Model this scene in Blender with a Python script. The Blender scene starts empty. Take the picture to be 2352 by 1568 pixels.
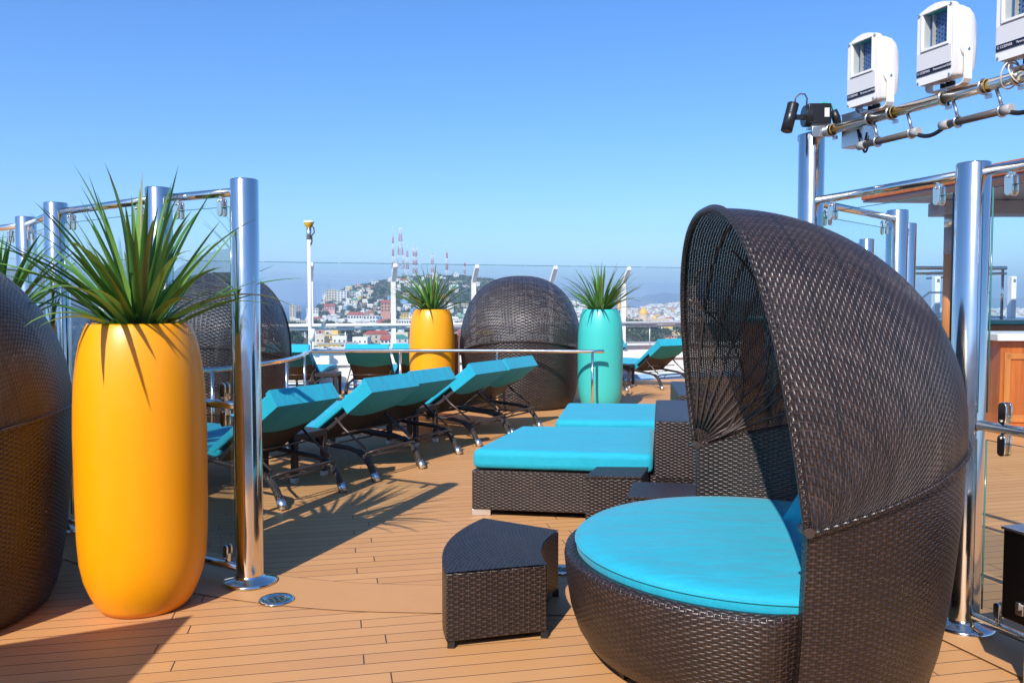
import bpy, math, random
from mathutils import Vector, Matrix
R = math.radians
PI = math.pi
C = bpy.context.scene.collection
sc = bpy.context.scene

# ------------------------------------------------------------------ camera, sky, sun, exposure
H = 1.6
PITCH = R(2.75)
FP = 1897.0            # focal length in px of a 2352 px wide picture
cam_d = bpy.data.cameras.new("camera")
cam = bpy.data.objects.new("camera", cam_d)
C.objects.link(cam)
cam_d.sensor_width = 36.0
cam_d.lens = FP / 2352.0 * 36.0
cam_d.clip_start = 0.05
cam_d.clip_end = 60000
cam.location = (0, 0, H)
cam.rotation_euler = (R(90) - PITCH, 0, 0)
sc.camera = cam

SUN_EL = R(40.0)
SUN_DX, SUN_DY = -0.35, -0.937      # horizontal direction towards the sun
w = bpy.data.worlds.new("World")
sc.world = w
w.use_nodes = True
nt = w.node_tree
bg = nt.nodes["Background"]
sky = nt.nodes.new("ShaderNodeTexSky")
sky.sky_type = 'NISHITA'
sky.sun_disc = False
sky.sun_elevation = SUN_EL
sky.sun_rotation = math.atan2(SUN_DX, SUN_DY)
sky.altitude = 30
sky.air_density = 1.0
sky.dust_density = 0.5
sky.ozone_density = 4.0
hsv = nt.nodes.new("ShaderNodeHueSaturation")
hsv.inputs["Saturation"].default_value = 1.18
tint = nt.nodes.new("ShaderNodeMix"); tint.data_type = 'RGBA'; tint.blend_type = 'MULTIPLY'
tint.inputs[0].default_value = 1.0
tint.inputs[7].default_value = (0.76, 0.935, 1.18, 1)
nt.links.new(sky.outputs[0], hsv.inputs["Color"])
nt.links.new(hsv.outputs[0], tint.inputs[6])
nt.links.new(tint.outputs[2], bg.inputs["Color"])
bg.inputs["Strength"].default_value = 0.131
sd = bpy.data.lights.new("sun", 'SUN')
sd.energy = 4.7
sd.angle = R(0.53)
sd.color = (1.0, 0.95, 0.87)
sun = bpy.data.objects.new("sun", sd)
C.objects.link(sun)
sv_ = Vector((SUN_DX, SUN_DY, math.tan(SUN_EL) * math.hypot(SUN_DX, SUN_DY)))
sun.rotation_euler = sv_.to_track_quat('Z', 'Y').to_euler()
sun.location = (-8, -20, 20)
sc.view_settings.view_transform = 'Standard'
sc.view_settings.look = 'None'
sc.view_settings.exposure = 0.40
sc.view_settings.gamma = 1.0
cy = sc.cycles
cy.max_bounces = 10
cy.diffuse_bounces = 3
cy.glossy_bounces = 5
cy.transmission_bounces = 6
cy.transparent_max_bounces = 24
cy.volume_bounces = 1
cy.caustics_reflective = False
cy.caustics_refractive = False
cy.sample_clamp_indirect = 6
try:
    cy.use_denoising = True
    cy.denoiser = 'OPENIMAGEDENOISE'
except Exception:
    pass

# ------------------------------------------------------------------ pixel (of the 2352x1568 photo) -> point on a level plane
def G(u, v, z=0.0):
    dx = (u - 1176) / FP
    dz = (784 - v) / FP
    y = math.cos(PITCH) + dz * math.sin(PITCH)
    zz = dz * math.cos(PITCH) - math.sin(PITCH)
    t = (z - H) / zz
    return Vector((dx * t, y * t, z))

def W(x, y, z=0.0):
    """ground estimate made without the camera's pitch -> exact ground point"""
    p = G(1176 + x / y * FP, 693 + H * FP / y, 0.0)
    return Vector((p.x, p.y, z))

# ------------------------------------------------------------------ mesh builder
class MB:
    def __init__(s):
        s.v = []; s.f = []; s.m = []; s.uv = []; s.sm = []
    def face(s, idx, uv=None, m=0, smooth=False):
        s.f.append(tuple(idx)); s.m.append(m); s.uv.append(uv); s.sm.append(smooth)
    def vert(s, p):
        s.v.append((p[0], p[1], p[2])); return len(s.v) - 1
    def poly(s, pts, uv=None, m=0, smooth=False):
        s.face([s.vert(p) for p in pts], uv, m, smooth)
    def box(s, c, d, rz=0.0, m=0, M=None):
        hx, hy, hz = d[0] / 2, d[1] / 2, d[2] / 2
        co, si = math.cos(rz), math.sin(rz)
        P = []
        for z in (-hz, hz):
            for (x, y) in ((-hx, -hy), (hx, -hy), (hx, hy), (-hx, hy)):
                q = Vector((x * co - y * si, x * si + y * co, z))
                if M is not None:
                    q = M @ Vector((x, y, z))
                P.append(s.vert((c[0] + q.x, c[1] + q.y, c[2] + q.z)))
        for a in ((3, 2, 1, 0), (4, 5, 6, 7), (0, 1, 5, 4), (1, 2, 6, 5), (2, 3, 7, 6), (3, 0, 4, 7)):
            s.face([P[i] for i in a], None, m)
        return s
    def prism(s, pts, z0, z1, m=0, mt=None, smooth=False):
        """vertical prism over a counter-clockwise outline; wall uv runs round the outline"""
        n = len(pts)
        b = [s.vert((p[0], p[1], z0)) for p in pts]
        t = [s.vert((p[0], p[1], z1)) for p in pts]
        s.face(t, [(p[0], p[1]) for p in pts], m if mt is None else mt)
        s.face(b[::-1], [(p[0], p[1]) for p in pts][::-1], m)
        L = 0.0
        for i in range(n):
            j = (i + 1) % n
            d = math.hypot(pts[j][0] - pts[i][0], pts[j][1] - pts[i][1])
            s.face([b[i], b[j], t[j], t[i]], [(L, z0), (L + d, z0), (L + d, z1), (L, z1)], m, smooth)
            L += d
        return s
    def tube(s, pts, r, seg=10, m=0, caps=True, closed=False, uvs=1.0):
        pts = [Vector(p) for p in pts]
        n = len(pts)
        rs = r if isinstance(r, (list, tuple)) else [r] * n
        rings = []
        up = Vector((0, 0, 1))
        t0 = (pts[1] - pts[0]).normalized()
        nrm = t0.cross(up)
        if nrm.length < 1e-3: nrm = t0.cross(Vector((1, 0, 0)))
        nrm.normalize()
        L = 0.0; Ls = []
        for i in range(n):
            if closed:
                t = (pts[(i + 1) % n] - pts[i - 1]).normalized()
            elif i == 0: t = (pts[1] - pts[0]).normalized()
            elif i == n - 1: t = (pts[-1] - pts[-2]).normalized()
            else: t = (pts[i + 1] - pts[i - 1]).normalized()
            nrm = (nrm - t * nrm.dot(t))
            if nrm.length < 1e-5: nrm = t.orthogonal()
            nrm.normalize()
            b = t.cross(nrm)
            if i: L += (pts[i] - pts[i - 1]).length
            Ls.append(L)
            rings.append([s.vert(pts[i] + (nrm * math.cos(a) + b * math.sin(a)) * rs[i])
                          for a in [2 * PI * k / seg for k in range(seg)]])
        last = n if closed else n - 1
        for i in range(last):
            j = (i + 1) % n
            for k in range(seg):
                l = (k + 1) % seg
                c = 2 * PI * rs[i] / seg
                la, lb = Ls[i], (Ls[j] if j else L)
                s.face([rings[i][k], rings[j][k], rings[j][l], rings[i][l]],
                       [(la, c * k), (lb, c * k), (lb, c * (k + 1)), (la, c * (k + 1))], m, True)
        if caps and not closed:
            s.face(rings[0], None, m); s.face(rings[-1][::-1], None, m)
        return s
    def lathe(s, prof, c=(0, 0, 0), seg=48, a0=0.0, a1=2 * PI, m=0, uR=None, smooth=True):
        """prof: (r, z) from bottom to top"""
        full = abs(a1 - a0 - 2 * PI) < 1e-6
        nA = seg if full else seg + 1
        rings = []
        Ls = [0.0]
        for i in range(1, len(prof)):
            Ls.append(Ls[-1] + math.hypot(prof[i][0] - prof[i - 1][0], prof[i][1] - prof[i - 1][1]))
        Rm = uR or max(p[0] for p in prof)
        for (r, z) in prof:
            rings.append([s.vert((c[0] + r * math.cos(a0 + (a1 - a0) * k / seg), c[1] + r * math.sin(a0 + (a1 - a0) * k / seg), c[2] + z)) for k in range(nA)])
        for i in range(len(prof) - 1):
            for k in range(seg):
                l = (k + 1) % nA
                ua, ub = Rm * (a1 - a0) * k / seg, Rm * (a1 - a0) * (k + 1) / seg
                s.face([rings[i][k], rings[i][l], rings[i + 1][l], rings[i + 1][k]],
                       [(ua, Ls[i]), (ub, Ls[i]), (ub, Ls[i + 1]), (ua, Ls[i + 1])], m, smooth)
        return s
    def disc(s, c, r, seg=48, m=0, up=True):
        ring = [s.vert((c[0] + r * math.cos(2 * PI * k / seg), c[1] + r * math.sin(2 * PI * k / seg), c[2])) for k in range(seg)]
        s.face(ring if up else ring[::-1], None, m)
        return s
    def grid(s, fn, nu, nv, uvfn=None, m=0, smooth=True, flip=False):
        idx = [[s.vert(fn(i / nu, j / nv)) for j in range(nv + 1)] for i in range(nu + 1)]
        for i in range(nu):
            for j in range(nv):
                q = [(i, j), (i + 1, j), (i + 1, j + 1), (i, j + 1)]
                if flip: q = q[::-1]
                uv = [uvfn(a / nu, b / nv) for a, b in q] if uvfn else None
                s.face([idx[a][b] for a, b in q], uv, m, smooth)
        return s
    def build(s, name, mats, parent=None, bevel=0.0, seg=2, loc=None, solid=0.0):
        me = bpy.data.meshes.new(name)
        me.from_pydata(s.v, [], s.f)
        me.update()
        if not isinstance(mats, (list, tuple)): mats = [mats]
        for mm in mats: me.materials.append(mm)
        uvl = me.uv_layers.new(name="UVMap")
        for p in me.polygons:
            p.material_index = s.m[p.index]
            p.use_smooth = s.sm[p.index]
            uv = s.uv[p.index]
            if uv is None:
                n = p.normal
                if abs(n.z) > 0.75:
                    uv = [(me.vertices[i].co.x, me.vertices[i].co.y) for i in p.vertices]
                else:
                    t = Vector((-n.y, n.x, 0)).normalized()
                    uv = [(me.vertices[i].co.dot(t), me.vertices[i].co.z) for i in p.vertices]
            for k, li in enumerate(p.loop_indices):
                uvl.data[li].uv = uv[k]
        o = bpy.data.objects.new(name, me)
        C.objects.link(o)
        if parent is not None: o.parent = parent
        if loc is not None: o.location = loc
        if bevel > 0:
            b = o.modifiers.new("bevel", 'BEVEL'); b.width = bevel; b.segments = seg; b.limit_method = 'ANGLE'; b.angle_limit = R(40)
            b.harden_normals = False
            for p in me.polygons: p.use_smooth = True
            try: me.set_sharp_from_angle(angle=R(40))
            except Exception: pass
        if solid:
            b = o.modifiers.new("solidify", 'SOLIDIFY'); b.thickness = solid; b.offset = 0
        return o

def tag(o, label=None, cat=None, group=None, kind=None):
    if label: o["label"] = label
    if cat: o["category"] = cat
    if group: o["group"] = group
    if kind: o["kind"] = kind
    return o

def empty(name, loc=(0, 0, 0), rz=0.0, label=None, cat=None, group=None):
    o = bpy.data.objects.new(name, None)
    C.objects.link(o)
    o.empty_display_size = 0.1
    o.location = loc
    o.rotation_euler = (0, 0, rz)
    return tag(o, label, cat, group)

def dup(root, loc, rz, label=None, group=None, scale=None):
    def cp(o, par):
        c = o.copy(); C.objects.link(c)
        if par is not None: c.parent = par
        for ch in kids.get(o.name, ()):
            cp(ch, c)
        return c
    kids = {}
    for ob in C.objects:
        if ob.parent is not None: kids.setdefault(ob.parent.name, []).append(ob)
    r = cp(root, None)
    r.location = loc; r.rotation_euler = (0, 0, rz)
    if scale: r.scale = scale
    if label: r["label"] = label
    if group: r["group"] = group
    return r

# ------------------------------------------------------------------ materials
class N:
    def __init__(s, mat):
        mat.use_nodes = True
        s.t = mat.node_tree
        s.b = s.t.nodes.get("Principled BSDF")
        s.out = s.t.nodes.get("Material Output")
    def n(s, typ, **kw):
        nd = s.t.nodes.new(typ)
        for k, v in kw.items(): setattr(nd, k, v)
        return nd
    def put(s, sock, x):
        if isinstance(x, (int, float)): sock.default_value = x
        elif isinstance(x, (tuple, list)): sock.default_value = tuple(x) + ((1.0,) if len(x) == 3 and len(sock.default_value) == 4 else ())
        else: s.t.links.new(x, sock)
    def m(s, op, a, b=0.0, c=None):
        nd = s.n("ShaderNodeMath", operation=op)
        s.put(nd.inputs[0], a); s.put(nd.inputs[1], b)
        if c is not None: s.put(nd.inputs[2], c)
        return nd.outputs[0]
    def mix(s, f, a, b):
        nd = s.n("ShaderNodeMix", data_type='RGBA')
        s.put(nd.inputs[0], f); s.put(nd.inputs[6], a); s.put(nd.inputs[7], b)
        return nd.outputs[2]
    def noise(s, vec, scale, detail=3, rough=0.5, out=0):
        nd = s.n("ShaderNodeTexNoise")
        if vec is not None: s.t.links.new(vec, nd.inputs["Vector"])
        nd.inputs["Scale"].default_value = scale
        nd.inputs["Detail"].default_value = detail
        nd.inputs["Roughness"].default_value = rough
        return nd.outputs[out]
    def ramp(s, x, a, b, c0=(0, 0, 0), c1=(1, 1, 1)):
        nd = s.n("ShaderNodeValToRGB")
        nd.color_ramp.elements[0].position = a; nd.color_ramp.elements[1].position = b
        nd.color_ramp.elements[0].color = tuple(c0) + (1,); nd.color_ramp.elements[1].color = tuple(c1) + (1,)
        s.t.links.new(x, nd.inputs[0])
        return nd.outputs[0]
    def xyz(s, vec):
        nd = s.n("ShaderNodeSeparateXYZ"); s.t.links.new(vec, nd.inputs[0]); return nd.outputs
    def vec(s, x, y, z=0.0):
        nd = s.n("ShaderNodeCombineXYZ"); s.put(nd.inputs[0], x); s.put(nd.inputs[1], y); s.put(nd.inputs[2], z); return nd.outputs[0]
    def uv(s):
        return s.n("ShaderNodeTexCoord").outputs["UV"]
    def obj(s):
        return s.n("ShaderNodeTexCoord").outputs["Object"]
    def gen(s):
        return s.n("ShaderNodeNewGeometry").outputs["Position"]
    def bump(s, h, strength=0.5, dist=0.01):
        nd = s.n("ShaderNodeBump")
        nd.inputs["Strength"].default_value = strength
        nd.inputs["Distance"].default_value = dist
        s.t.links.new(h, nd.inputs["Height"])
        s.t.links.new(nd.outputs[0], s.b.inputs["Normal"])
        return nd
    def set(s, **kw):
        for k, v in kw.items():
            s.put(s.b.inputs[k.replace("_", " ")], v)

def mat(name, color=(0.5, 0.5, 0.5), rough=0.5, metal=0.0, spec=0.5, coat=0.0):
    m = bpy.data.materials.new(name)
    n = N(m)
    n.set(Base_Color=tuple(color), Roughness=rough, Metallic=metal)
    n.b.inputs["Specular IOR Level"].default_value = spec
    if coat: n.b.inputs["Coat Weight"].default_value = coat; n.b.inputs["Coat Roughness"].default_value = 0.08
    return m

def mat_var(name, color, rough=0.5, var=0.15, scale=3.0, bump=0.0, bscale=40.0, metal=0.0, spec=0.5, bdist=0.004, scuff=None):
    """plain surface with slow tone drift and fine relief"""
    m = bpy.data.materials.new(name)
    n = N(m)
    o = n.obj()
    f = n.noise(o, scale, 4, 0.6)
    dark = tuple(c * (1 - var) for c in color)
    lite = tuple(min(1, c * (1 + var)) for c in color)
    bc = n.mix(f, dark, lite)
    if scuff:
        s3 = n.xyz(o)
        run = n.ramp(n.noise(n.vec(n.m('MULTIPLY', s3[0], 16.0), n.m('MULTIPLY', s3[1], 16.0), n.m('MULTIPLY', s3[2], 1.2)), 1.0, 4, 0.6), 0.56, 0.75)
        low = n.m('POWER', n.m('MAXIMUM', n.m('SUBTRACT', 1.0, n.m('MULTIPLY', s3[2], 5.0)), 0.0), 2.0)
        spk = n.ramp(n.noise(o, 38.0, 4, 0.7), 0.66, 0.72)
        bc = n.mix(n.m('MULTIPLY', run, 0.13), bc, scuff)
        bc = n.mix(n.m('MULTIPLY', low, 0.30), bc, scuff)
        bc = n.mix(n.m('MULTIPLY', spk, 0.25), bc, scuff)
    n.set(Base_Color=bc, Metallic=metal)
    rr = n.m('MULTIPLY_ADD', n.noise(o, scale * 4, 3), 0.2, rough - 0.1)
    n.set(Roughness=rr)
    n.b.inputs["Specular IOR Level"].default_value = spec
    if bump: n.bump(n.noise(o, bscale, 3), bump, bdist)
    return m

def weave(name, bands=False, su=0.0265, sv=0.0118, col=(0.008, 0.005, 0.0045), hi=(0.080, 0.044, 0.032), rough=0.37, holes=0.0, dist=0.005, swap=False):
    m = bpy.data.materials.new(name)
    n = N(m)
    x, y, _ = n.xyz(n.uv())[:3]
    if swap: x, y = y, x
    # slight hand-made waviness
    nz = n.noise(n.vec(x, y), 9.0, 2)
    x = n.m('ADD', x, n.m('MULTIPLY', n.m('SUBTRACT', nz, 0.5), 0.010))
    y = n.m('ADD', y, n.m('MULTIPLY', n.m('SUBTRACT', n.noise(n.vec(y, x), 7.0, 2), 0.5), 0.006))
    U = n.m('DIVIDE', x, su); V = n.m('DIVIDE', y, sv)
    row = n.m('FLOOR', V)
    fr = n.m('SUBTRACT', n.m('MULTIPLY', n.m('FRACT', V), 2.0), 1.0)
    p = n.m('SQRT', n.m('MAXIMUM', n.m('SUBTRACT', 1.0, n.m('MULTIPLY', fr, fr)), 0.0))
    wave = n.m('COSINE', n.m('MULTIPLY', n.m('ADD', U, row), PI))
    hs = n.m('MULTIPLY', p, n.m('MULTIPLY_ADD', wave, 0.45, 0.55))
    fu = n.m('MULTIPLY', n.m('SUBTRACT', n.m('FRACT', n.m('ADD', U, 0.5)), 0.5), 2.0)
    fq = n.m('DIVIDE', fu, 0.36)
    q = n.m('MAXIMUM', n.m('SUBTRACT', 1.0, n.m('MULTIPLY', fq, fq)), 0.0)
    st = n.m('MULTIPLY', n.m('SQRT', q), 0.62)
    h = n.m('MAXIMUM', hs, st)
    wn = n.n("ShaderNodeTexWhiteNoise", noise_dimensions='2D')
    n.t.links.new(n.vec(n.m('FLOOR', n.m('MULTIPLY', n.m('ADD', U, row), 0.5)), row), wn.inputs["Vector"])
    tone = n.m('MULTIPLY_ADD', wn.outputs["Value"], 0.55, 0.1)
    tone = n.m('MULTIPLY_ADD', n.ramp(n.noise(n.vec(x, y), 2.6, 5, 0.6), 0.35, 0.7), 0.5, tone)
    n.set(Base_Color=n.mix(n.m('MULTIPLY', tone, n.m('POWER', h, 1.6)), col, hi), Roughness=rough)  # gaps darker than strand tops: recess shade put into the colour
    n.b.inputs["Specular IOR Level"].default_value = 0.62
    n.bump(h, 1.0, dist)
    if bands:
        # see-through hoops and doubled stakes painted as dark lines, sparkle as pale glossy streaks
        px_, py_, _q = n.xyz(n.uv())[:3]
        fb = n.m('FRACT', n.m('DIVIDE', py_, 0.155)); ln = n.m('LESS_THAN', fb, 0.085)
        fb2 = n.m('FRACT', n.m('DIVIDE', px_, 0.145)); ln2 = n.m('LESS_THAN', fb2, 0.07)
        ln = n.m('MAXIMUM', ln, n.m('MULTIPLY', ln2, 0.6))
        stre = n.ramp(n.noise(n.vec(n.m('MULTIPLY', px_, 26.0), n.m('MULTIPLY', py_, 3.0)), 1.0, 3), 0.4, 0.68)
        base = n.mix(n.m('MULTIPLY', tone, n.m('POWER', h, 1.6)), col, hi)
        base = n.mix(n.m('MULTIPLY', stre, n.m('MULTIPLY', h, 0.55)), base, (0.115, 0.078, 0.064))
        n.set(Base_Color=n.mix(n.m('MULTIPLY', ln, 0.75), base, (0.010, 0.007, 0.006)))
        n.set(Roughness=n.m('MULTIPLY_ADD', stre, -0.08, rough + 0.05))
    if holes:
        a = n.m('GREATER_THAN', h, holes)
        n.set(Alpha=a)
    return m

def fabric(name, col, rough=0.75, streak=True):
    m = bpy.data.materials.new(name)
    n = N(m)
    o = n.obj()
    s = n.xyz(o)
    st = n.noise(n.vec(n.m('MULTIPLY', s[0], 14.0), n.m('MULTIPLY', s[1], 160.0), n.m('MULTIPLY', s[2], 160.0)), 1.0, 3)
    f = n.m('MULTIPLY_ADD', st, 0.6, n.m('MULTIPLY', n.noise(o, 2.5, 4), 0.4))
    n.set(Base_Color=n.mix(n.ramp(f, 0.35, 0.65), tuple(c * 0.93 for c in col), tuple(min(1, c * 1.08) for c in col)), Roughness=rough)
    n.b.inputs["Specular IOR Level"].default_value = 0.25
    n.b.inputs["Sheen Weight"].default_value = 0.12
    wr = n.noise(n.vec(n.m('MULTIPLY', s[0], 2.2), n.m('MULTIPLY', s[1], 5.0), s[2]), 1.6, 4, 0.55)
    h = n.m('ADD', n.m('MULTIPLY', wr, 1.0), n.m('MULTIPLY', st, 0.06))
    n.bump(h, 0.5, 0.045)
    return m

def deck_material(name, border=False):
    m = bpy.data.materials.new(name)
    n = N(m)
    if not border:
        p = n.xyz(n.gen())
        a = R(12.0)
        al = n.m('ADD', n.m('MULTIPLY', p[0], math.cos(a)), n.m('MULTIPLY', p[1], math.sin(a)))
        ac = n.m('ADD', n.m('MULTIPLY', p[0], -math.sin(a)), n.m('MULTIPLY', p[1], math.cos(a)))
        PW = 0.104
        b = n.m('DIVIDE', ac, PW)
        row = n.m('FLOOR', b)
        fr = n.m('FRACT', b)
        edge = n.m('MINIMUM', fr, n.m('SUBTRACT', 1.0, fr))
        line = n.m('LESS_THAN', edge, 0.024)
        half = n.m('MULTIPLY', n.m('FRACT', n.m('MULTIPLY', row, 0.5)), 2.0)
        third = n.m('FRACT', n.m('DIVIDE', row, 4.0))
        off = n.m('ADD', n.m('MULTIPLY', half, 1.31), n.m('MULTIPLY', third, 0.22))
        L = n.m('DIVIDE', n.m('ADD', n.m('ADD', al, off), 0.72), 2.3)
        fl = n.m('FRACT', L)
        e2 = n.m('MINIMUM', fl, n.m('SUBTRACT', 1.0, fl))
        joint = n.m('LESS_THAN', e2, 0.0013)
        line = n.m('MAXIMUM', line, joint)
        wn = n.n("ShaderNodeTexWhiteNoise", noise_dimensions='2D')
        n.t.links.new(n.vec(row, n.m('FLOOR', L)), wn.inputs["Vector"])
        tone = wn.outputs["Value"]
        grain = n.noise(n.vec(n.m('MULTIPLY', al, 3.0), n.m('MULTIPLY', ac, 90.0)), 1.0, 3)
    else:
        p = n.xyz(n.uv())
        e = n.m('MINIMUM', p[1], n.m('SUBTRACT', 1.0, p[1]))
        line = n.m('LESS_THAN', e, 0.007)
        tone = n.noise(n.gen(), 0.8, 2)
        grain = n.noise(n.gen(), 18.0, 3)
    g = n.gen()
    big = n.noise(g, 0.9, 5, 0.6)
    dirt = n.ramp(n.noise(g, 3.1, 6, 0.65), 0.45, 0.72)
    c1 = n.mix(tone, (0.56, 0.272, 0.100), (0.64, 0.325, 0.126))
    c2 = n.mix(n.m('MULTIPLY', grain, 0.35), c1, (0.44, 0.22, 0.10))
    c3 = n.mix(n.m('MULTIPLY', big, 0.35), c2, (0.61, 0.31, 0.12))
    c4 = n.mix(n.m('MULTIPLY', dirt, 0.12), c3, (0.36, 0.21, 0.12))
    n.set(Base_Color=n.mix(line, c4, (0.06, 0.04, 0.03)), Roughness=n.m('MULTIPLY_ADD', n.noise(g, 2.0, 4), 0.25, 0.42))
    n.b.inputs["Specular IOR Level"].default_value = 0.35
    n.bump(n.m('SUBTRACT', n.m('MULTIPLY', grain, 0.12), line), 0.5, 0.0015)
    return m

def wood(name, c0, c1, scale=1.0, rough=0.35):
    m = bpy.data.materials.new(name)
    n = N(m)
    s = n.xyz(n.obj())
    g = n.noise(n.vec(n.m('MULTIPLY', s[0], 22.0 * scale), n.m('MULTIPLY', s[1], 22.0 * scale), n.m('MULTIPLY', s[2], 1.3 * scale)), 1.0, 5, 0.6)
    n.set(Base_Color=n.mix(n.ramp(g, 0.3, 0.7), c0, c1), Roughness=rough)
    n.bump(g, 0.2, 0.002)
    return m

def glass_mat(name, tint=(0.86, 0.95, 0.95), edge=(0.30, 0.62, 0.60), smear=0.05):
    m = bpy.data.materials.new(name)
    n = N(m)
    n.t.nodes.remove(n.b)
    tr = n.n("ShaderNodeBsdfTransparent"); tr.inputs[0].default_value = tuple(tint) + (1,)
    gl = n.n("ShaderNodeBsdfGlossy"); gl.inputs["Roughness"].default_value = 0.02
    gl.inputs[0].default_value = (0.9, 1, 1, 1)
    df = n.n("ShaderNodeBsdfDiffuse"); df.inputs[0].default_value = (0.75, 0.82, 0.85, 1)
    fr = n.n("ShaderNodeFresnel"); fr.inputs[0].default_value = 1.45
    o = n.gen()
    sm = n.ramp(n.noise(o, 1.7, 5, 0.6), 0.35, 0.85)
    f2 = n.m('MULTIPLY', sm, smear)
    mx = n.n("ShaderNodeMixShader"); n.t.links.new(n.m("MULTIPLY", fr.outputs[0], 0.38), mx.inputs[0])
    n.t.links.new(tr.outputs[0], mx.inputs[1]); n.t.links.new(gl.outputs[0], mx.inputs[2])
    m2 = n.n("ShaderNodeMixShader"); n.t.links.new(f2, m2.inputs[0])
    n.t.links.new(mx.outputs[0], m2.inputs[1]); n.t.links.new(df.outputs[0], m2.inputs[2])
    n.t.links.new(m2.outputs[0], n.out.inputs[0])
    return m

def leaf_mat(name, a, b, c):
    m = bpy.data.materials.new(name)
    n = N(m)
    uvs = n.xyz(n.uv())
    f = n.noise(n.obj(), 6.0, 3)
    base = n.mix(uvs[0], a, b)
    base = n.mix(n.m('MULTIPLY', n.m('GREATER_THAN', uvs[0], 0.88), 0.75), base, c)
    base = n.mix(n.m('MULTIPLY', f, 0.3), base, tuple(x * 0.6 for x in a))
    n.set(Base_Color=base, Roughness=0.42)
    n.b.inputs["Specular IOR Level"].default_value = 0.4
    tl = n.n("ShaderNodeBsdfTranslucent"); n.t.links.new(base, tl.inputs[0])
    mx = n.n("ShaderNodeMixShader"); mx.inputs[0].default_value = 0.22
    n.t.links.new(n.b.outputs[0], mx.inputs[1]); n.t.links.new(tl.outputs[0], mx.inputs[2])
    n.t.links.new(mx.outputs[0], n.out.inputs[0])
    return m

def chrome_mat(name, rough=0.10, col=(0.80, 0.745, 0.66)):
    m = bpy.data.materials.new(name)
    n = N(m)
    o = n.gen(); s = n.xyz(o)
    st = n.noise(n.vec(n.m('MULTIPLY', s[0], 40.0), n.m('MULTIPLY', s[1], 40.0), n.m('MULTIPLY', s[2], 1.2)), 1.0, 4)
    n.set(Base_Color=col, Metallic=1.0, Roughness=n.m('MULTIPLY_ADD', n.noise(o, 9.0, 4), 0.10, rough - 0.02))
    n.bump(n.m('ADD', st, n.m('MULTIPLY', n.noise(o, 5.0, 2), 1.5)), 0.12, 0.0012)
    return m

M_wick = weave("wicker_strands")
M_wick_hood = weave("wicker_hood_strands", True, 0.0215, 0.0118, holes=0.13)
M_wick_far_hood = weave("far_hood_strands", True, 0.040, 0.024, hi=(0.095, 0.064, 0.052), holes=0.16, dist=0.008)  # coarser, paler weave for the far daybeds
M_wick_far = weave("far_wall_strands", False, 0.040, 0.021, hi=(0.090, 0.060, 0.048), dist=0.007)
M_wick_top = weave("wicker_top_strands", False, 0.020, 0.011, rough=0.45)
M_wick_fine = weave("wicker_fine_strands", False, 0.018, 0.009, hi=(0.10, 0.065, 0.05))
M_sling = mat_var("dark_sling", (0.018, 0.013, 0.011), 0.7, 0.2, 30, 0.3, 400)
M_teal = fabric("turquoise_canvas", (0.014, 0.36, 0.49))
M_teal2 = fabric("turquoise_canvas_shaded_back", (0.010, 0.27, 0.38))
M_towel = fabric("blue_towel_cloth", (0.03, 0.16, 0.75))
M_orange = mat_var("orange_gloss_paint", (0.95, 0.355, 0.002), 0.36, 0.03, 1.5, 0.2, 160, spec=0.5, bdist=0.0015, scuff=(0.55, 0.22, 0.03))
M_teal_paint = mat_var("turquoise_gloss_paint", (0.050, 0.49, 0.44), 0.36, 0.03, 1.5, 0.2, 160, spec=0.5, bdist=0.0015, scuff=(0.12, 0.38, 0.34))
M_chrome = chrome_mat("polished_steel")
M_steel = chrome_mat("brushed_steel", 0.28, (0.62, 0.62, 0.60))
M_darksteel = chrome_mat("dark_steel", 0.2, (0.16, 0.15, 0.15))
M_bronze = mat_var("brown_powder_coat", (0.075, 0.052, 0.045), 0.36, 0.15, 12, 0.0, metal=0.3)
M_cap = chrome_mat("aluminium_cap", 0.3, (0.85, 0.86, 0.87))
M_white = mat_var("white_ship_paint", (0.80, 0.80, 0.78), 0.4, 0.05, 1.3, 0.05, 30)
M_whiteplastic = mat_var("white_enamel", (0.80, 0.79, 0.76), 0.35, 0.02, 3.0, 0.05, 500, bdist=0.001)
M_greyface = mat_var("pale_grey_enamel", (0.66, 0.65, 0.64), 0.4, 0.02, 3.0)
M_black = mat_var("black_plastic", (0.012, 0.012, 0.013), 0.4, 0.2, 20)
M_blackmetal = mat_var("black_painted_metal", (0.015, 0.015, 0.017), 0.32, 0.2, 20)
M_navy = mat("dark_navy_sticker", (0.008, 0.010, 0.022), 0.4)
M_print = mat("white_print", (0.7, 0.7, 0.75), 0.5)
M_grey = mat_var("grey_pvc", (0.38, 0.38, 0.37), 0.5, 0.08, 20)
M_conduit = mat_var("grey_brown_conduit", (0.10, 0.085, 0.07), 0.4, 0.2, 20)
M_strap = mat("yellow_clamp_rubber", (0.34, 0.23, 0.06), 0.6)
M_green = mat("green_cable_jacket", (0.02, 0.45, 0.20), 0.5)
M_cream = mat("cream_cable_jacket", (0.62, 0.58, 0.48), 0.5)
M_led = mat("lamp_reflector_blue", (0.11, 0.20, 0.42), 0.4, 0.1)
M_ledteal = mat("lamp_reflector_teal", (0.04, 0.55, 0.60), 0.3)
M_glass = glass_mat("clear_screen_glass", (0.88, 0.955, 0.965))
M_glass2 = glass_mat("far_screen_glass", (0.90, 0.945, 0.965), smear=0.07)
M_lampglass = glass_mat("lamp_window_glass", (0.93, 0.97, 0.97), smear=0.0)
M_glassedge = mat("green_glass_edge", (0.05, 0.20, 0.19), 0.15)
M_deck = deck_material("deck_planks")
M_border = deck_material("deck_margin_board", True)
M_soil = mat_var("dark_potting_bark", (0.03, 0.022, 0.016), 0.9, 0.4, 20, 0.8, 60, bdist=0.02)
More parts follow.
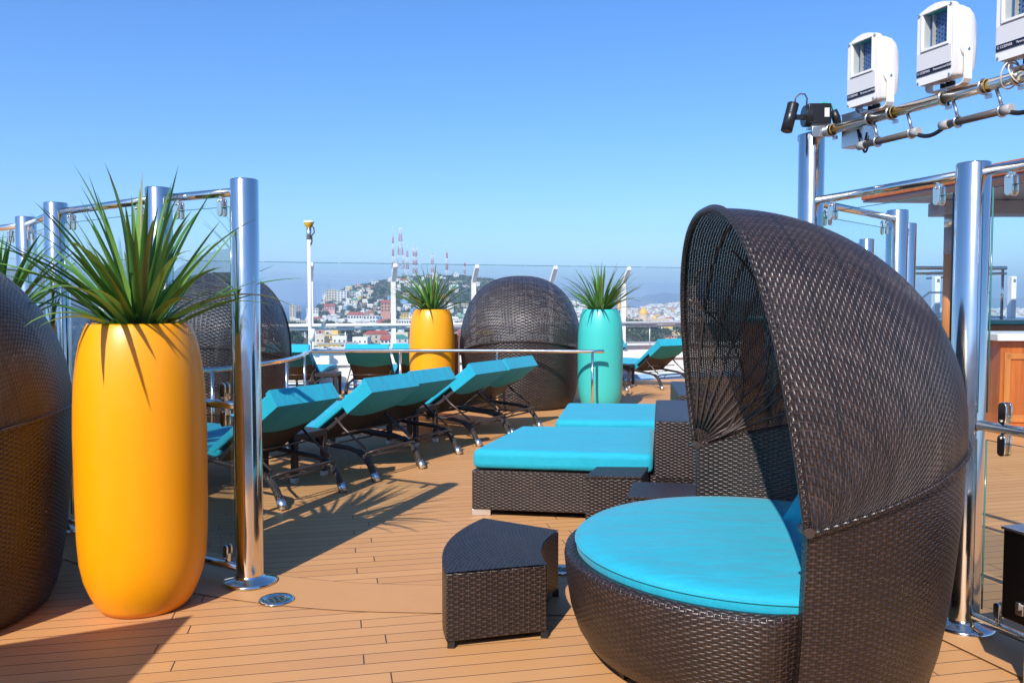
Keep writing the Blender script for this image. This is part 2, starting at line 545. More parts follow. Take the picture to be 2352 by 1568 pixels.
M_leaf = leaf_mat("spiky_leaf", (0.055, 0.185, 0.028), (0.24, 0.44, 0.085), (0.19, 0.12, 0.05))
M_wood = wood("varnished_teak", (0.36, 0.080, 0.012), (0.54, 0.15, 0.024))
M_wood2 = wood("brown_teak_column", (0.46, 0.155, 0.035), (0.56, 0.21, 0.05))
M_soffit = mat_var("mauve_grey_soffit", (0.30, 0.26, 0.30), 0.6, 0.05, 1.0)
M_stone = mat_var("pale_counter_stone", (0.72, 0.72, 0.69), 0.3, 0.06, 6)
M_tealtrim = mat("turquoise_trim", (0.02, 0.42, 0.42), 0.4)

# ------------------------------------------------------------------ deck and margin boards
b = MB()
b.poly([(-14, -6, 0), (16, -6, 0), (16, 21.5, 0), (-14, 11.0, 0)])
tag(b.build("deck_ground", M_deck), "tan synthetic teak planking with dark caulking seams", kind="structure")
b = MB()
hull = [(-14, -6), (16, -6), (16, 21.5), (-14, 11.0)]
b.prism(hull, -34.0, -0.004)
tag(b.build("ship_hull_ground", M_white), "white superstructure under the open deck", kind="structure")

def strip(path, wd, z, name, label):
    b = MB(); L = 0
    P = [Vector((p[0], p[1], 0)) for p in path]
    # smooth the path
    Q = []
    for i in range(len(P) - 1):
        p0 = P[max(i - 1, 0)]; p1 = P[i]; p2 = P[i + 1]; p3 = P[min(i + 2, len(P) - 1)]
        for k in range(6):
            t = k / 6
            Q.append(0.5 * ((2 * p1) + (-p0 + p2) * t + (2 * p0 - 5 * p1 + 4 * p2 - p3) * t * t + (-p0 + 3 * p1 - 3 * p2 + p3) * t ** 3))
    Q.append(P[-1])
    row = []
    for i, q in enumerate(Q):
        t = (Q[min(i + 1, len(Q) - 1)] - Q[max(i - 1, 0)]).normalized()
        nrm = Vector((-t.y, t.x, 0))
        if i: L += (Q[i] - Q[i - 1]).length
        row.append((b.vert((q.x - nrm.x * wd / 2, q.y - nrm.y * wd / 2, z)), b.vert((q.x + nrm.x * wd / 2, q.y + nrm.y * wd / 2, z)), L))
    for i in range(len(row) - 1):
        a, c = row[i], row[i + 1]
        b.face([a[0], c[0], c[1], a[1]], [(a[2], 0), (c[2], 0), (c[2], 1), (a[2], 1)])
    tag(b.build(name, M_border), label, kind="structure")

strip([W(-4.6, 7.9), W(-3.97, 6.73), W(-3.19, 5.72), W(-2.15, 4.97), W(-1.5, 4.66), W(-0.95, 4.50), W(-0.40, 4.45), W(0.6, 4.42), W(1.6, 4.50), W(2.05, 4.55)],
      0.42, 0.004, "margin_board_floor", "wide plain margin board curving across the deck")
strip([W(1.60, 6.3), W(1.875, 5.2), W(2.25, 4.12), W(2.50, 3.4), W(2.9, 2.5)], 0.56, 0.008, "screen_margin_board_floor", "wide plain board under the right glass screen")

# ------------------------------------------------------------------ pods (hooded wicker daybeds)
def make_pod(loc, rz, label, cushion=True):
    root = empty("hooded_daybed", loc, rz, label, "daybed", "hooded wicker daybeds")
    HX, HZ, HW = -0.07, 0.79, 0.89      # hinge axis
    # bowl
    prof = [(0.60, 0.03), (0.70, 0.035), (0.76, 0.07), (0.80, 0.13), (0.83, 0.22), (0.85, 0.34), (0.86, 0.44), (0.855, 0.465), (0.835, 0.475), (0.80, 0.47), (0.795, 0.40)]
    bw = MB().lathe(prof, seg=96, uR=0.85)
    nv = []
    for (x, y, z) in bw.v:
        r = math.hypot(x, y)
        if r > 0.5:
            k = max(0.0, min(1.0, (x + 0.22) / 0.30)); k = k * k * (3 - 2 * k)
            lim = 0.66 + 0.11 * min(1.0, z / 0.5)
            f = (1 - k) + k * min(1.0, lim / r)
            x *= f; y *= f
        nv.append((x, y, z))
    bw.v = nv
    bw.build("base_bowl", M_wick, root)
    for a in (200, 250, 150, 300, 20):
        x, y = 0.66 * math.cos(R(a)), 0.66 * math.sin(R(a))
        MB().box((x, y, 0.025), (0.14, 0.07, 0.05), R(a + 90)).build("foot", M_black, root, 0.004)
    # seat cushion
    cp = [(0.0, 0.42), (0.78, 0.42), (0.80, 0.435), (0.805, 0.50), (0.803, 0.512), (0.79, 0.528), (0.70, 0.537), (0.4, 0.545), (0.15, 0.547), (0.0, 0.547)]
    cu = MB().lathe(cp, seg=80, uR=0.8).build("seat_cushion", M_teal, root)
    MB().tube([(0.806 * math.cos(a), 0.806 * math.sin(a), 0.508) for a in [2 * PI * k / 80 for k in range(80)]], 0.006, 6, closed=True).build("piping", M_teal, cu)
    # back wall
    zs = [(0.02, 0.715), (0.06, 0.74), (0.15, 0.765), (0.35, 0.80), (0.6, 0.825), (0.8, 0.842), (1.04, 0.842)]
    def rad(z):
        for i in range(len(zs) - 1):
            if z <= zs[i + 1][0]:
                t = max(0, (z - zs[i][0]) / (zs[i + 1][0] - zs[i][0]))
                return zs[i][1] * (1 - t) + zs[i + 1][1] * t
        return zs[-1][1]
    def ztop(th): return HZ + 0.25 * max(0.0, math.sin(th)) ** 1.0
    def wall(u, v, off=0.0):
        th = PI * u
        z = 0.02 + (ztop(th) - 0.02) * v
        k = rad(z) + off
        x = HX + (k - HX + 0.0) * math.sin(th)
        y = -(k + 0.0) * math.cos(th) * (HW / 0.842) * 0.995
        return (x, y, z)
    wb = MB()
    wb.grid(lambda u, v: wall(u, v), 72, 14, lambda u, v: (PI * 0.88 * u, ztop(PI * u) * v))
    wb.grid(lambda u, v: wall(u, v, -0.045), 72, 14, lambda u, v: (PI * 0.88 * u, ztop(PI * u) * v), flip=True)
    # end caps and top lip
    wb.grid(lambda u, v: Vector(wall(0, v)) * (1 - u) + Vector(wall(0, v, -0.045)) * u, 2, 14, lambda u, v: (0.045 * u, 0.8 * v), flip=True)
    wb.grid(lambda u, v: Vector(wall(1, v)) * (1 - u) + Vector(wall(1, v, -0.045)) * u, 2, 14, lambda u, v: (0.045 * u, 0.8 * v))
    wb.grid(lambda u, v: Vector(wall(u, 1)) * (1 - v) + Vector(wall(u, 1, -0.045)) * v, 72, 1, lambda u, v: (PI * 0.88 * u, 0.045 * v))
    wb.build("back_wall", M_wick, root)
    # hood: body of half ellipses turning round the hinge axis
    A0, A1 = R(15.3), R(97.5)
    def Lr(a):
        t = (math.degrees(a) - 15) / 82.5
        t = max(0, min(1, t))
        return 0.945 + 0.285 * (t ** 1.2) + 0.045 * math.sin(PI * t)
    def hood(s, t, off=0.0):
        a = A0 + (A1 - A0) * s
        th = PI * t
        L = Lr(a) + off
        e = 2.0 / (2.05 + 0.38 * min(1.0, s / 0.4))
        st = max(0.0, math.sin(th)) ** e
        ct = math.cos(th); ct = math.copysign(abs(ct) ** e, ct)
        return (HX + L * st * math.cos(a), -(HW + off) * ct, HZ + L * st * math.sin(a))
    def huv(s, t):
        return (1.55 * (1 - s) * math.sin(PI * t) ** 0.8, 2.9 * t)
    hb = MB().grid(lambda s, t: hood(s, t), 48, 90, lambda s, t: (huv(s, t)[1], huv(s, t)[0]))
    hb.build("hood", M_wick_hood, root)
    rim = [hood(1.0, t / 90) for t in range(91)]
    MB().tube(rim, 0.016, 10).build("hood_rim", M_wick_fine, root)
    sm = [hood(0.0, t / 90, 0.003) for t in range(91)]
    MB().tube(sm, 0.012, 8).build("hood_seam", M_wick_fine, root)
    for k in range(1, 10):
        s = k / 10
        MB().tube([hood(s, 0.02 + 0.96 * t / 48, -0.02) for t in range(49)], 0.007, 6).build("hood_rib", M_bronze, root)
    for sg in (0, 1):
        for k in range(4):
            t1 = 0.22 + 0.13 * k
            s0, s1 = 0.0 + 0.03 * k, 1.0
            pts = []
            for i in range(25):
                q = i / 24
                tt = 0.04 + (t1 - 0.04) * q
                ss = 0.08 + 0.9 * (q ** 0.8) * (1 - 0.14 * k)
                pts.append(hood(ss, tt if sg == 0 else 1 - tt, -0.028))
            MB().tube(pts, 0.006, 6).build("hood_brace", M_bronze, root)
    for sg in (-1, 1):
        MB().tube([(HX, sg * 0.83, HZ + 0.01), (HX, sg * 0.91, HZ + 0.01)], 0.018, 12).build("hinge", M_bronze, root)
    return root

def pillow(p, rx, ry, rz, w_, h_, t_, label, m=M_teal):
    b = MB()
    def f(sg):
        def g(u, v):
            x, y = (u - 0.5), (v - 0.5)
            e = (max(0.0, 1 - (2 * abs(x)) ** 3.5) ** 0.5) * (max(0.0, 1 - (2 * abs(y)) ** 3.5) ** 0.5)
            pin = 1 - 0.06 * (1 - (2 * abs(x)) ** 2) if False else 1
            sx = 1 - 0.10 * math.cos(PI * y) ; sy = 1 - 0.10 * math.cos(PI * x)
            return (x * w_ * sx * 1.08, y * h_ * sy * 1.08, sg * t_ / 2 * e)
        return g
    b.grid(f(1), 16, 16); b.grid(f(-1), 16, 16, flip=True)
    o = b.build("pillow", m)
    o.location = p; o.rotation_euler = (rx, ry, rz)
    return tag(o, label, "pillow")

pod_main_c = W(1.10, 3.80)
pod = make_pod(pod_main_c, R(0), "large open wicker daybed with round turquoise cushion in the right foreground")
pillow(pod_main_c + Vector((0.46, 0.10, 0.69)), R(8), R(-52), R(24), 0.42, 0.46, 0.15, "turquoise scatter pillow leaning inside the open daybed on the right")
pod_specs = [
    (W(-3.16, 4.20), R(14), "dark wicker daybed cut by the left edge beside the big orange planter", 1.0),
    (G(1196, 693 + 1.6 * FP / 12.78), R(-90 + 180 + 0), "wicker daybed seen from behind between orange and turquoise planters", 1.05),
    (G(507, 693 + 1.6 * FP / 11.2), R(95), "wicker daybed seen from behind through the left glass screen", 1.04),
    (W(-5.68, 9.5), R(100), "farthest left wicker daybed, mostly hidden behind the steel posts", 1.03),
]
# back of the local pod points to +X; the far ones turn their backs to the viewer (-Y)
for i, (p, rz, lab, s_) in enumerate(pod_specs):
    if i in (1, 2, 3): rz = rz + PI if False else -PI / 2 + (rz - PI / 2)
    pc = dup(pod, p, rz, lab, None, (s_, s_, 0.99 if i else 1.0))
    if i:
        for ch in C.objects:
            if ch.parent is pc and ch.data and ch.name.split(".")[0] in ("hood", "back_wall"):
                ch.data = ch.data.copy()
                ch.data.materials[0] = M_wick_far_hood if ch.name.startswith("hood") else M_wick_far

# ------------------------------------------------------------------ planters and spiky plants
random.seed(7)
def make_planter(loc, m, label, k=1.0, dent=False):
    prof = [(0.0, 0.0), (0.20, 0.0), (0.235, 0.006), (0.262, 0.04), (0.294, 0.10), (0.322, 0.17), (0.341, 0.26), (0.350, 0.38), (0.354, 0.55), (0.356, 0.75), (0.357, 0.92),
            (0.354, 1.05), (0.347, 1.18), (0.333, 1.30), (0.314, 1.39), (0.290, 1.455), (0.277, 1.482), (0.270, 1.49), (0.262, 1.486), (0.262, 1.42), (0.26, 1.40)]
    prof = [(r * k, z) for r, z in prof]
    b = MB().lathe(prof, seg=96)
    if dent:
        nv = []
        for (x, y, z) in b.v:
            d = math.hypot(x + 0.02, z - 0.27)
            if y < 0 and d < 0.16:
                r = math.hypot(x, y); f = 1 - 0.035 * math.exp(-(d / 0.035) ** 2)
                x, y = x * f, y * f
            nv.append((x, y, z))
        b.v = nv
    root = empty("tall_planter", loc, 0, label, "planter", "tall rounded planters")
    b.build("pot", m, root)
    MB().disc((0, 0, 1.42), 0.262 * k, 48).build("bark_mulch", M_soil, root)
    return root

def make_plant(loc, label, n=64, L=0.78, seed=1, spread=1.0):
    rnd = random.Random(seed)
    b = MB()
    for i in range(n):
        az = rnd.uniform(0, 2 * PI)
        ring = (i / n)
        el = R(88 - 54 * (ring ** 0.85) * spread + rnd.uniform(-7, 7))
        ln = L * (0.78 + 0.34 * rnd.random()) * (1.0 if ring < 0.9 else 0.8)
        wd = rnd.uniform(0.044, 0.066) * (L / 0.78) ** 0.5
        bend = R(rnd.uniform(8, 66)) * (0.35 + 1.0 * ring)
        r0 = 0.02 + 0.10 * ring * rnd.uniform(0.5, 1.1)
        p = Vector((r0 * math.cos(az), r0 * math.sin(az), rnd.uniform(-0.04, 0.03)))
        seg = 12
        a = el
        side = Vector((-math.sin(az), math.cos(az), 0))
        tw = rnd.uniform(-0.5, 0.5)
        rows = []
        tone = rnd.random()
        for k in range(seg + 1):
            t = k / seg
            d = Vector((math.cos(az) * math.cos(a), math.sin(az) * math.cos(a), math.sin(a)))
            up = side.cross(d).normalized() * -1
            wv = wd * (0.62 + 0.38 * min(1, t / 0.22)) * (1 - t) ** 0.72 if t < 1 else 0.0008
            ct, st_ = math.cos(tw * t), math.sin(tw * t)
            sd_ = side * ct + up * st_
            un = up * ct - side * st_
            l = p + sd_ * wv / 2 + un * wv * 0.20
            r = p - sd_ * wv / 2 + un * wv * 0.28
            rows.append((b.vert(l), b.vert(p), b.vert(r)))
            p = p + d * (ln / seg)
            a -= bend / seg * (0.35 + 1.3 * t)
        for k in range(seg):
            A, B = rows[k], rows[k + 1]
            uv = [(tone, k / seg)] * 4
            b.face([A[0], A[1], B[1], B[0]], uv, 0, True)
            b.face([A[1], A[2], B[2], B[1]], uv, 0, True)
    root = empty("spiky_plant", loc, 0, label, "plant", "spiky agave plants")
    b.build("leaves", M_leaf, root)
    c = MB()
    c.lathe([(0.085, -0.06), (0.08, 0.0), (0.05, 0.06), (0.0, 0.08)], seg=16)
    c.build("stem", M_soil, root)
    return root

pl_specs = [
    (W(-1.94, 4.37), M_orange, "large glossy orange planter beside the near steel post", 0.905, True,
     "long leaved spiky plant in the large near orange planter", 84, 0.82, 3),
    (G(993, 693 + H * FP / 12.15), M_orange, "smaller looking orange planter behind the handrail", 0.93, False,
     "green spiky plant in the far orange planter", 80, 0.70, 11),
    (G(1378, 693 + H * FP / 12.15), M_teal_paint, "turquoise planter behind the end of the handrail", 0.93, False,
     "bright green spiky plant in the turquoise planter", 88, 0.72, 23),
    (W(-3.33, 5.40), M_orange, "planter hidden behind the left edge daybed", 0.86, False,
     "spiky plant rising behind the left edge daybed", 60, 0.72, 31),
]
for (p, m, lab, k, dent, lab2, n_, L_, sd2) in pl_specs:
    make_planter(p, m, lab, k, dent)
    make_plant(p + Vector((0, 0, 1.44)), lab2, n_, L_, sd2, 1.12)

# ------------------------------------------------------------------ glass wind screens
def clamp(root, p, d, up=True, s=1.0):
    """pill-shaped clamp on a rail at p, rail direction d"""
    d = Vector(d).normalized()
    n_ = Vector((-d.y, d.x, 0))
    ang = math.atan2(d.y, d.x)
    b = MB()
    zc = 0.055 if up else -0.055
    for off in (-0.016, 0.016):
        pts = []
        for k in range(20):
            a = 2 * PI * k / 20
            x = 0.021 * math.cos(a); z = 0.021 * math.sin(a) + (0.030 if math.sin(a) > 0 else -0.030)
            pts.append((x, z))
        f = []; g = []
        for (x, z) in pts:
            q = Vector(p) + d * x * s + Vector((0, 0, zc + z * s))
            f.append(b.vert(q + n_ * (off - 0.006))); g.append(b.vert(q + n_ * (off + 0.006)))
        b.face(f[::-1]); b.face(g)
        for k in range(20):
            l = (k + 1) % 20
            b.face([f[k], f[l], g[l], g[k]], None, 0, True)
    q = Vector(p) + Vector((0, 0, zc * 0.35))
    b.tube([q - n_ * 0.03, q + n_ * 0.03], 0.007, 8)
    b.box(q, (0.02, 0.026, 0.05), ang)
    b.build("glass_clamp", M_chrome, root, 0.002)

def screen(posts, label, cat, rails=True, tops=None, post_r=0.0765, seg_clamps=True, skip_glass=(), mids=True, ends=None):
    root = empty("glass_wind_screen", (0, 0, 0), 0, label, cat, "glass wind screens with steel posts")
    n_ = len(posts)
    for i, p in enumerate(posts):
        ht = (tops or {}).get(i, 2.28)
        if ht > 0:
            b = MB()
            b.lathe([(post_r, 0.0), (post_r, ht - 0.006), (post_r - 0.004, ht), (0.0, ht)], (p.x, p.y, 0), 48)
            po = b.build("post", M_chrome, root)
            fl = MB().lathe([(0.150, 0.008), (0.150, 0.016), (0.140, 0.026), (0.092, 0.034), (0.082, 0.044), (post_r + 0.001, 0.052)], (p.x, p.y, 0), 48)
            fl.build("flange", M_chrome, po)
    for i in range(n_ - 1):
        a, c = posts[i], posts[i + 1]
        d = (c - a); Ld = d.length; d = d.normalized()
        for z, r in ((2.215, 0.024), (1.01, 0.024), (0.075, 0.022)):
            if z < 2 and not mids: continue
            A = a + d * (post_r * 0.7); B = c - d * (post_r * 0.7)
            MB().tube([(A.x, A.y, z), (B.x, B.y, z)], r, 14).build("rail", M_chrome, root)
        nrm = Vector((-d.y, d.x, 0))
        for (z0, z1) in ((1.075, 2.135), (0.13, 0.945)):
            if i in skip_glass: continue
            A = a + d * (post_r + 0.035); B = c - d * (post_r + 0.035)
            b = MB()
            b.poly([(A.x, A.y, z0), (B.x, B.y, z0), (B.x, B.y, z1), (A.x, A.y, z1)])
            gp = b.build("glass_pane", M_glass, root)
            e = MB()
            for P_, Q_ in (((A.x, A.y, z0), (A.x, A.y, z1)), ((B.x, B.y, z0), (B.x, B.y, z1))):
                e.tube([P_, Q_], 0.005, 4)
            e.tube([(A.x, A.y, z1), (B.x, B.y, z1)], 0.0022, 4)
            e.build("pane_edge", M_glassedge, gp)
        for t in (0.17, 0.83) if Ld > 0.9 else (0.25, 0.75):
            q = a + d * (Ld * t)
            clamp(root, (q.x, q.y, 2.19), d, False)
            if mids:
                clamp(root, (q.x, q.y, 1.03), d, True)
                clamp(root, (q.x, q.y, 0.99), d, False)
                clamp(root, (q.x, q.y, 0.10), d, True, 0.8)
    return root

LP = [W(-1.492, 4.71), W(-2.115, 5.05), W(-3.145, 5.80), W(-3.91, 6.75), W(-5.2, 7.65)]
screen(LP, "polished steel post and glass screen curving behind the near orange planter", "glass screen")
R1 = W(2.215, 4.07); R2 = W(1.835, 5.18)
dR = (R1 - R2).normalized()
R0 = R1 + dR * 1.22
R00 = R1 + dR * 2.4
screen([R2, R1, R0, R00], "polished steel post and glass screen to the right of the open daybed", "glass screen", tops={0: 2.62, 1: 2.265, 2: 2.62})
R3 = W(2.87, 6.26); R4 = W(3.44, 7.3); R5 = W(3.9, 8.3)
screen([R2, R3, R4], "glass screen running back from the tall lamp boom post", "glass screen", tops={0: 0})
screen([W(3.0, 9.6), W(3.86, 9.1), W(4.12, 10.2)], "farther glass screen seen through the right screens", "glass screen")

# ------------------------------------------------------------------ middle handrail
def handrail():
    root = empty("handrail", (0, 0, 0), 0, "waist high polished steel handrail in front of the far planters", "handrail")
    z = 0.905
    pts = [G(1388, 807, z), G(1143, 805.5, z), G(919, 805, z), G(735, 806, z), G(712, 808, z), G(700, 812, z), G(690, 818, z), G(655, 827, z), G(600, 836, z), G(530, 845, z), G(440, 851, z), G(330, 853, z)]
    Q = []
    for i in range(len(pts) - 1):
        p0 = pts[max(i - 1, 0)]; p1 = pts[i]; p2 = pts[i + 1]; p3 = pts[min(i + 2, len(pts) - 1)]
        for k in range(6):
            t = k / 6
            Q.append(0.5 * ((2 * p1) + (-p0 + p2) * t + (2 * p0 - 5 * p1 + 4 * p2 - p3) * t * t + (-p0 + 3 * p1 - 3 * p2 + p3) * t ** 3))
    Q.append(pts[-1])
    MB().tube(Q, 0.026, 14).build("top_rail", M_chrome, root)
    for (u, v) in ((1361, 807), (1142, 805.5), (919, 805), (699, 812), (658, 826), (487, 849)):
        p = G(u, v, z)
        MB().tube([(p.x, p.y, 0), (p.x, p.y, z)], 0.019, 12).build("post", M_chrome, root)
        MB().lathe([(0.05, 0.005), (0.05, 0.012), (0.02, 0.018)], (p.x, p.y, 0), 20).build("flange", M_chrome, root)
handrail()

# ------------------------------------------------------------------ sun loungers
LW = 0.66
def ribbon(path, y0, y1, th):
    """box swept along a path of (x,z); th = thickness added on the left of the path"""
    b = MB()
    n_ = len(path)
    rows = []
    for i in range(n_):
        a = Vector(path[max(i - 1, 0)]); c = Vector(path[min(i + 1, n_ - 1)])
        t = (c - a).normalized(); nr = Vector((-t.y, t.x))
        p = Vector(path[i])
        q = p + nr * th
        rows.append([b.vert((p.x, y0, p.y)), b.vert((p.x, y1, p.y)), b.vert((q.x, y1, q.y)), b.vert((q.x, y0, q.y))])
    for i in range(n_ - 1):
        A, B = rows[i], rows[i + 1]
        for k in range(4):
            l = (k + 1) % 4
            b.face([A[k], B[k], B[l], A[l]])
    b.face(rows[0]); b.face(rows[-1][::-1])
    return b

def make_lounger(loc, rz, label):
    root = empty("sun_lounger", loc, rz, label, "sun lounger", "wicker sun loungers with turquoise cushions")
    hw = LW / 2
    # side rails with the curved head legs
    rail = [(0.02, 0.0), (0.045, 0.06), (0.085, 0.14), (0.14, 0.205), (0.22, 0.25), (0.34, 0.275), (0.55, 0.285), (0.75, 0.30), (1.0, 0.335), (1.3, 0.37), (1.6, 0.375), (1.93, 0.365)]
    for sg in (-1, 1):
        y = sg * (hw + 0.01)
        MB().tube([(x, y, z) for x, z in rail[4:]], 0.021, 10).build("side_rail", M_wick_fine, root)
        lg = MB().tube([(x, y, z) for x, z in rail[:5]], 0.030, 10).build("leg", M_wick_fine, root)
        MB().tube([(0.006, y, 0.0), (0.044, y, 0.072)], 0.041, 4).build("foot_cap", M_cap, lg)
        lg = MB().tube([(1.70, y, 0.36), (1.73, y, 0.2), (1.78, y, 0.0)], 0.023, 10).build("leg", M_wick_fine, root)
        MB().tube([(1.78, y, 0.0), (1.766, y, 0.07)], 0.041, 4).build("foot_cap", M_cap, lg)
        MB().tube([(0.50, y * 0.97, 0.535), (0.40, y * 0.985, 0.45), (0.14, y * 0.985, 0.285)], [0.014, 0.011, 0.011], 8).build("backrest_strut", M_bronze, root)
    MB().tube([(1.93, -hw - 0.01, 0.365), (1.93, hw + 0.01, 0.365)], 0.02, 8).build("end_rail", M_wick_fine, root)
    # head-end double bar
    b = MB()
    ys = hw + 0.005
    b.tube([(0.15, -ys, 0.235), (0.085, -ys * 0.9, 0.262), (0.07, -ys * 0.72, 0.268), (0.07, ys * 0.72, 0.268), (0.085, ys * 0.9, 0.262), (0.15, ys, 0.235)], 0.012, 8)
    b.tube([(0.14, -ys * 0.98, 0.205), (0.14, ys * 0.98, 0.205)], 0.010, 8)
    for yy in (-0.2, 0.2): b.tube([(0.075, yy, 0.262), (0.14, yy, 0.205)], 0.006, 6)
    b.build("head_bar", M_bronze, root)
    b = MB()
    b.tube([(0.42, -hw, 0.40), (0.42, hw, 0.40)], 0.009, 6)
    b.tube([(0.78, -hw, 0.295), (0.78, hw, 0.295)], 0.012, 6)
    for xx in (0.62, 0.95, 1.2, 1.45): b.tube([(xx, -hw, 0.27), (xx, hw, 0.27)], 0.008, 6)
    b.build("cross_bars", M_bronze, root)
    # slung seat and back panels
    ribbon([(1.92, 0.382), (1.6, 0.392), (1.3, 0.386), (1.0, 0.352), (0.78, 0.325)], -hw, hw, -0.022).build("seat_panel", M_sling, root)
    bp = [(0.76, 0.335), (0.10, 0.805)]
    ribbon(bp, -hw, hw, 0.035).build("backrest_panel", M_wick_fine, root)
    ribbon([(0.765, 0.322), (0.42, 0.565)], -hw + 0.03, hw - 0.03, 0.012).build("backrest_sling", M_sling, root)
    # cushions
    o = ribbon([(1.99, 0.385), (1.8, 0.393), (1.6, 0.396), (1.45, 0.395), (1.3, 0.388), (1.15, 0.372), (1.0, 0.354), (0.88, 0.338), (0.74, 0.325)], -hw - 0.005, hw + 0.005, -0.075)
    o.build("seat_cushion", M_teal, root, 0.018, 3)
    d = Vector((0.76 - 0.08, 0.335 - 0.882)).normalized()
    nr = Vector((0.47, 0.66)).normalized()     # above the backrest
    a = Vector((0.10, 0.805)) + nr * 0.004; e = Vector((0.76, 0.335)) + nr * 0.004
    def box2(p0, p1, t0, t1, y0, y1):
        b = MB()
        q = [p0 + nr * t0, p1 + nr * t0, p1 + nr * t1, p0 + nr * t1]
        f = [b.vert((v.x, y0, v.y)) for v in q]; g = [b.vert((v.x, y1, v.y)) for v in q]
        b.face(f[::-1]); b.face(g)
        for k in range(4): b.face([f[k], f[(k + 1) % 4], g[(k + 1) % 4], g[k]])
        return b
    dd = (e - a).normalized()
    box2(a - dd * 0.015, e + dd * 0.02, 0.035, 0.105, -hw - 0.008, hw + 0.008).build("back_cushion", M_teal, root, 0.018, 3)
    # cover pulled over the head end, its rear flap ending in a curve
    b = MB()
    y0, y1 = -hw - 0.02, hw + 0.02
    A = a - dd * 0.035
    nS = 16
    top_l = []
    def pt(s, t, y): 
        q = A + dd * s + nr * t
        return (q.x, y, q.y)
    s1 = 0.36
    for yy, fl in ((y0, False), (y1, True)):
        q = [pt(0, -0.040, yy), pt(s1, -0.040, yy), pt(s1 + 0.01, 0.045, yy), pt(0, 0.050, yy)]
        b.poly(q if fl else q[::-1])
    b.poly([pt(0, -0.040, y0), pt(0, -0.040, y1), pt(0, 0.112, y1), pt(0, 0.112, y0)])
    b.poly([pt(0, 0.112, y0), pt(0, 0.112, y1), pt(0.05, 0.110, y1), pt(0.05, 0.110, y0)])
    b.poly([pt(0, 0.050, y0), pt(0, 0.112, y0), pt(0.05, 0.110, y0), pt(0.05, 0.050, y0)])
    b.poly([pt(0, 0.050, y1), pt(0.05, 0.050, y1), pt(0.05, 0.110, y1), pt(0, 0.112, y1)])
    def flap(u, v):
        y = y0 + (y1 - y0) * u
        s = (s1 + 0.10 * math.sin(PI * u)) * v
        t = -0.040 - 0.016 * math.sin(PI * u) * math.sin(PI * v)
        return pt(s, t, y)
    b.grid(flap, nS, 8)
    b.build("cushion_cover", M_teal, root)
    return root

def make_side_table(loc, rz, label, h=0.43, w_=0.42):
    root = empty("wicker_side_table", loc, rz, label, "side table", "small wicker side tables")
    MB().box((0, 0, h - 0.03), (w_, w_, 0.06)).build("table_top", M_wick_top, root, 0.006)
    for sx in (-1, 1):
        for sy in (-1, 1):
            x, y = sx * (w_ / 2 - 0.025), sy * (w_ / 2 - 0.025)
            lg = MB().box((x, y, (h - 0.06) / 2 + 0.02), (0.05, 0.05, h - 0.10)).build("leg", M_wick_fine, root, 0.004)
            MB().box((x, y, 0.02), (0.054, 0.054, 0.045)).build("foot_cap", M_cap, lg, 0.003)
    for k, (dx, dy, rr) in enumerate(((0, 1, 0), (0, -1, 0), (1, 0, PI / 2), (-1, 0, PI / 2))):
        # rounded apron corners
        for sg in (-1, 1):
            b = MB()
            pts = [(0.0, 0.0), (0.09, 0.0)] + [(0.09 - 0.09 * math.sin(R(a)), -0.09 + 0.09 * math.cos(R(a)) ) for a in (20, 45, 70)] + [(0.0, -0.09)]
            f = []; g = []
            for (x, z) in pts:
                lx = sg * ((w_ / 2 - 0.05) - x); lz = h - 0.06 + z
                o2 = w_ / 2 - 0.03
                if rr == 0: f.append(b.vert((lx, dy * o2 - 0.01, lz))); g.append(b.vert((lx, dy * o2 + 0.01, lz)))
                else: f.append(b.vert((dx * o2 - 0.01, lx, lz))); g.append(b.vert((dx * o2 + 0.01, lx, lz)))
            b.face(f); b.face(g[::-1])
            for q in range(len(pts)):
                l = (q + 1) % len(pts); b.face([f[q], f[l], g[l], g[q]])
            b.build("corner_bracket", M_wick_fine, root)
    return root

AX = Vector((-0.862, 0.507, 0)); EX = Vector((0.507, 0.862, 0))
rzA = math.atan2(AX.y, AX.x)
def lpos(x, y):
    """left head-leg ground estimate -> origin of the lounger"""
    return W(x, y) + EX * (LW / 2)
lg0 = make_lounger(lpos(-1.745, 6.363), rzA, "nearest sun lounger, shaded by the planter and cut by the near steel post")
main_row = [((-1.187, 7.35), "second sun lounger in the row, behind the nearest one with its seat cushion showing"),
            ((-0.883, 8.09), "third sun lounger in the row, touching the second"),
            ((-0.345, 9.15), "fourth sun lounger in the row, raised back beside the far daybed"),
            ((0.03, 9.90), "fifth and last sun lounger of the middle row, in front of the far daybed")]
for (p, lab) in main_row:
    dup(lg0, lpos(*p), rzA, lab)
far_row = [((-3.60, 13.15), 88, "far sun lounger beside the left daybed, back to the viewer"),
           ((-2.33, 13.2), 90, "far sun lounger standing between the wicker table and the orange planter"),
           ((-1.60, 13.35), 87, "far sun lounger half hidden by the far orange planter")]
for (p, deg, lab) in far_row:
    q = W(*p); dup(lg0, q, R(deg), lab)
e2_ = Vector((math.sin(R(122)), -math.cos(R(122)), 0))
dup(lg0, W(2.05, 14.7) - e2_ * (LW / 2), R(122), "far sun lounger mostly hidden behind the turquoise planter")
dup(lg0, W(2.75, 15.0) + e2_ * (LW / 2), R(122), "far sun lounger between turquoise planter and open daybed")
tb0 = make_side_table(W(-1.99, 7.57), rzA, "wicker side table in shadow between the first two sun loungers")
dup(tb0, W(-1.13, 9.39), rzA, "wicker side table between the third and fourth sun loungers")
dup(tb0, W(-3.08, 13.75), R(2), "wicker side table between two far loungers in front of the white bulwark")
dup(tb0, W(2.05, 15.5), rzA + R(10), "wicker side table beside the side on far lounger")

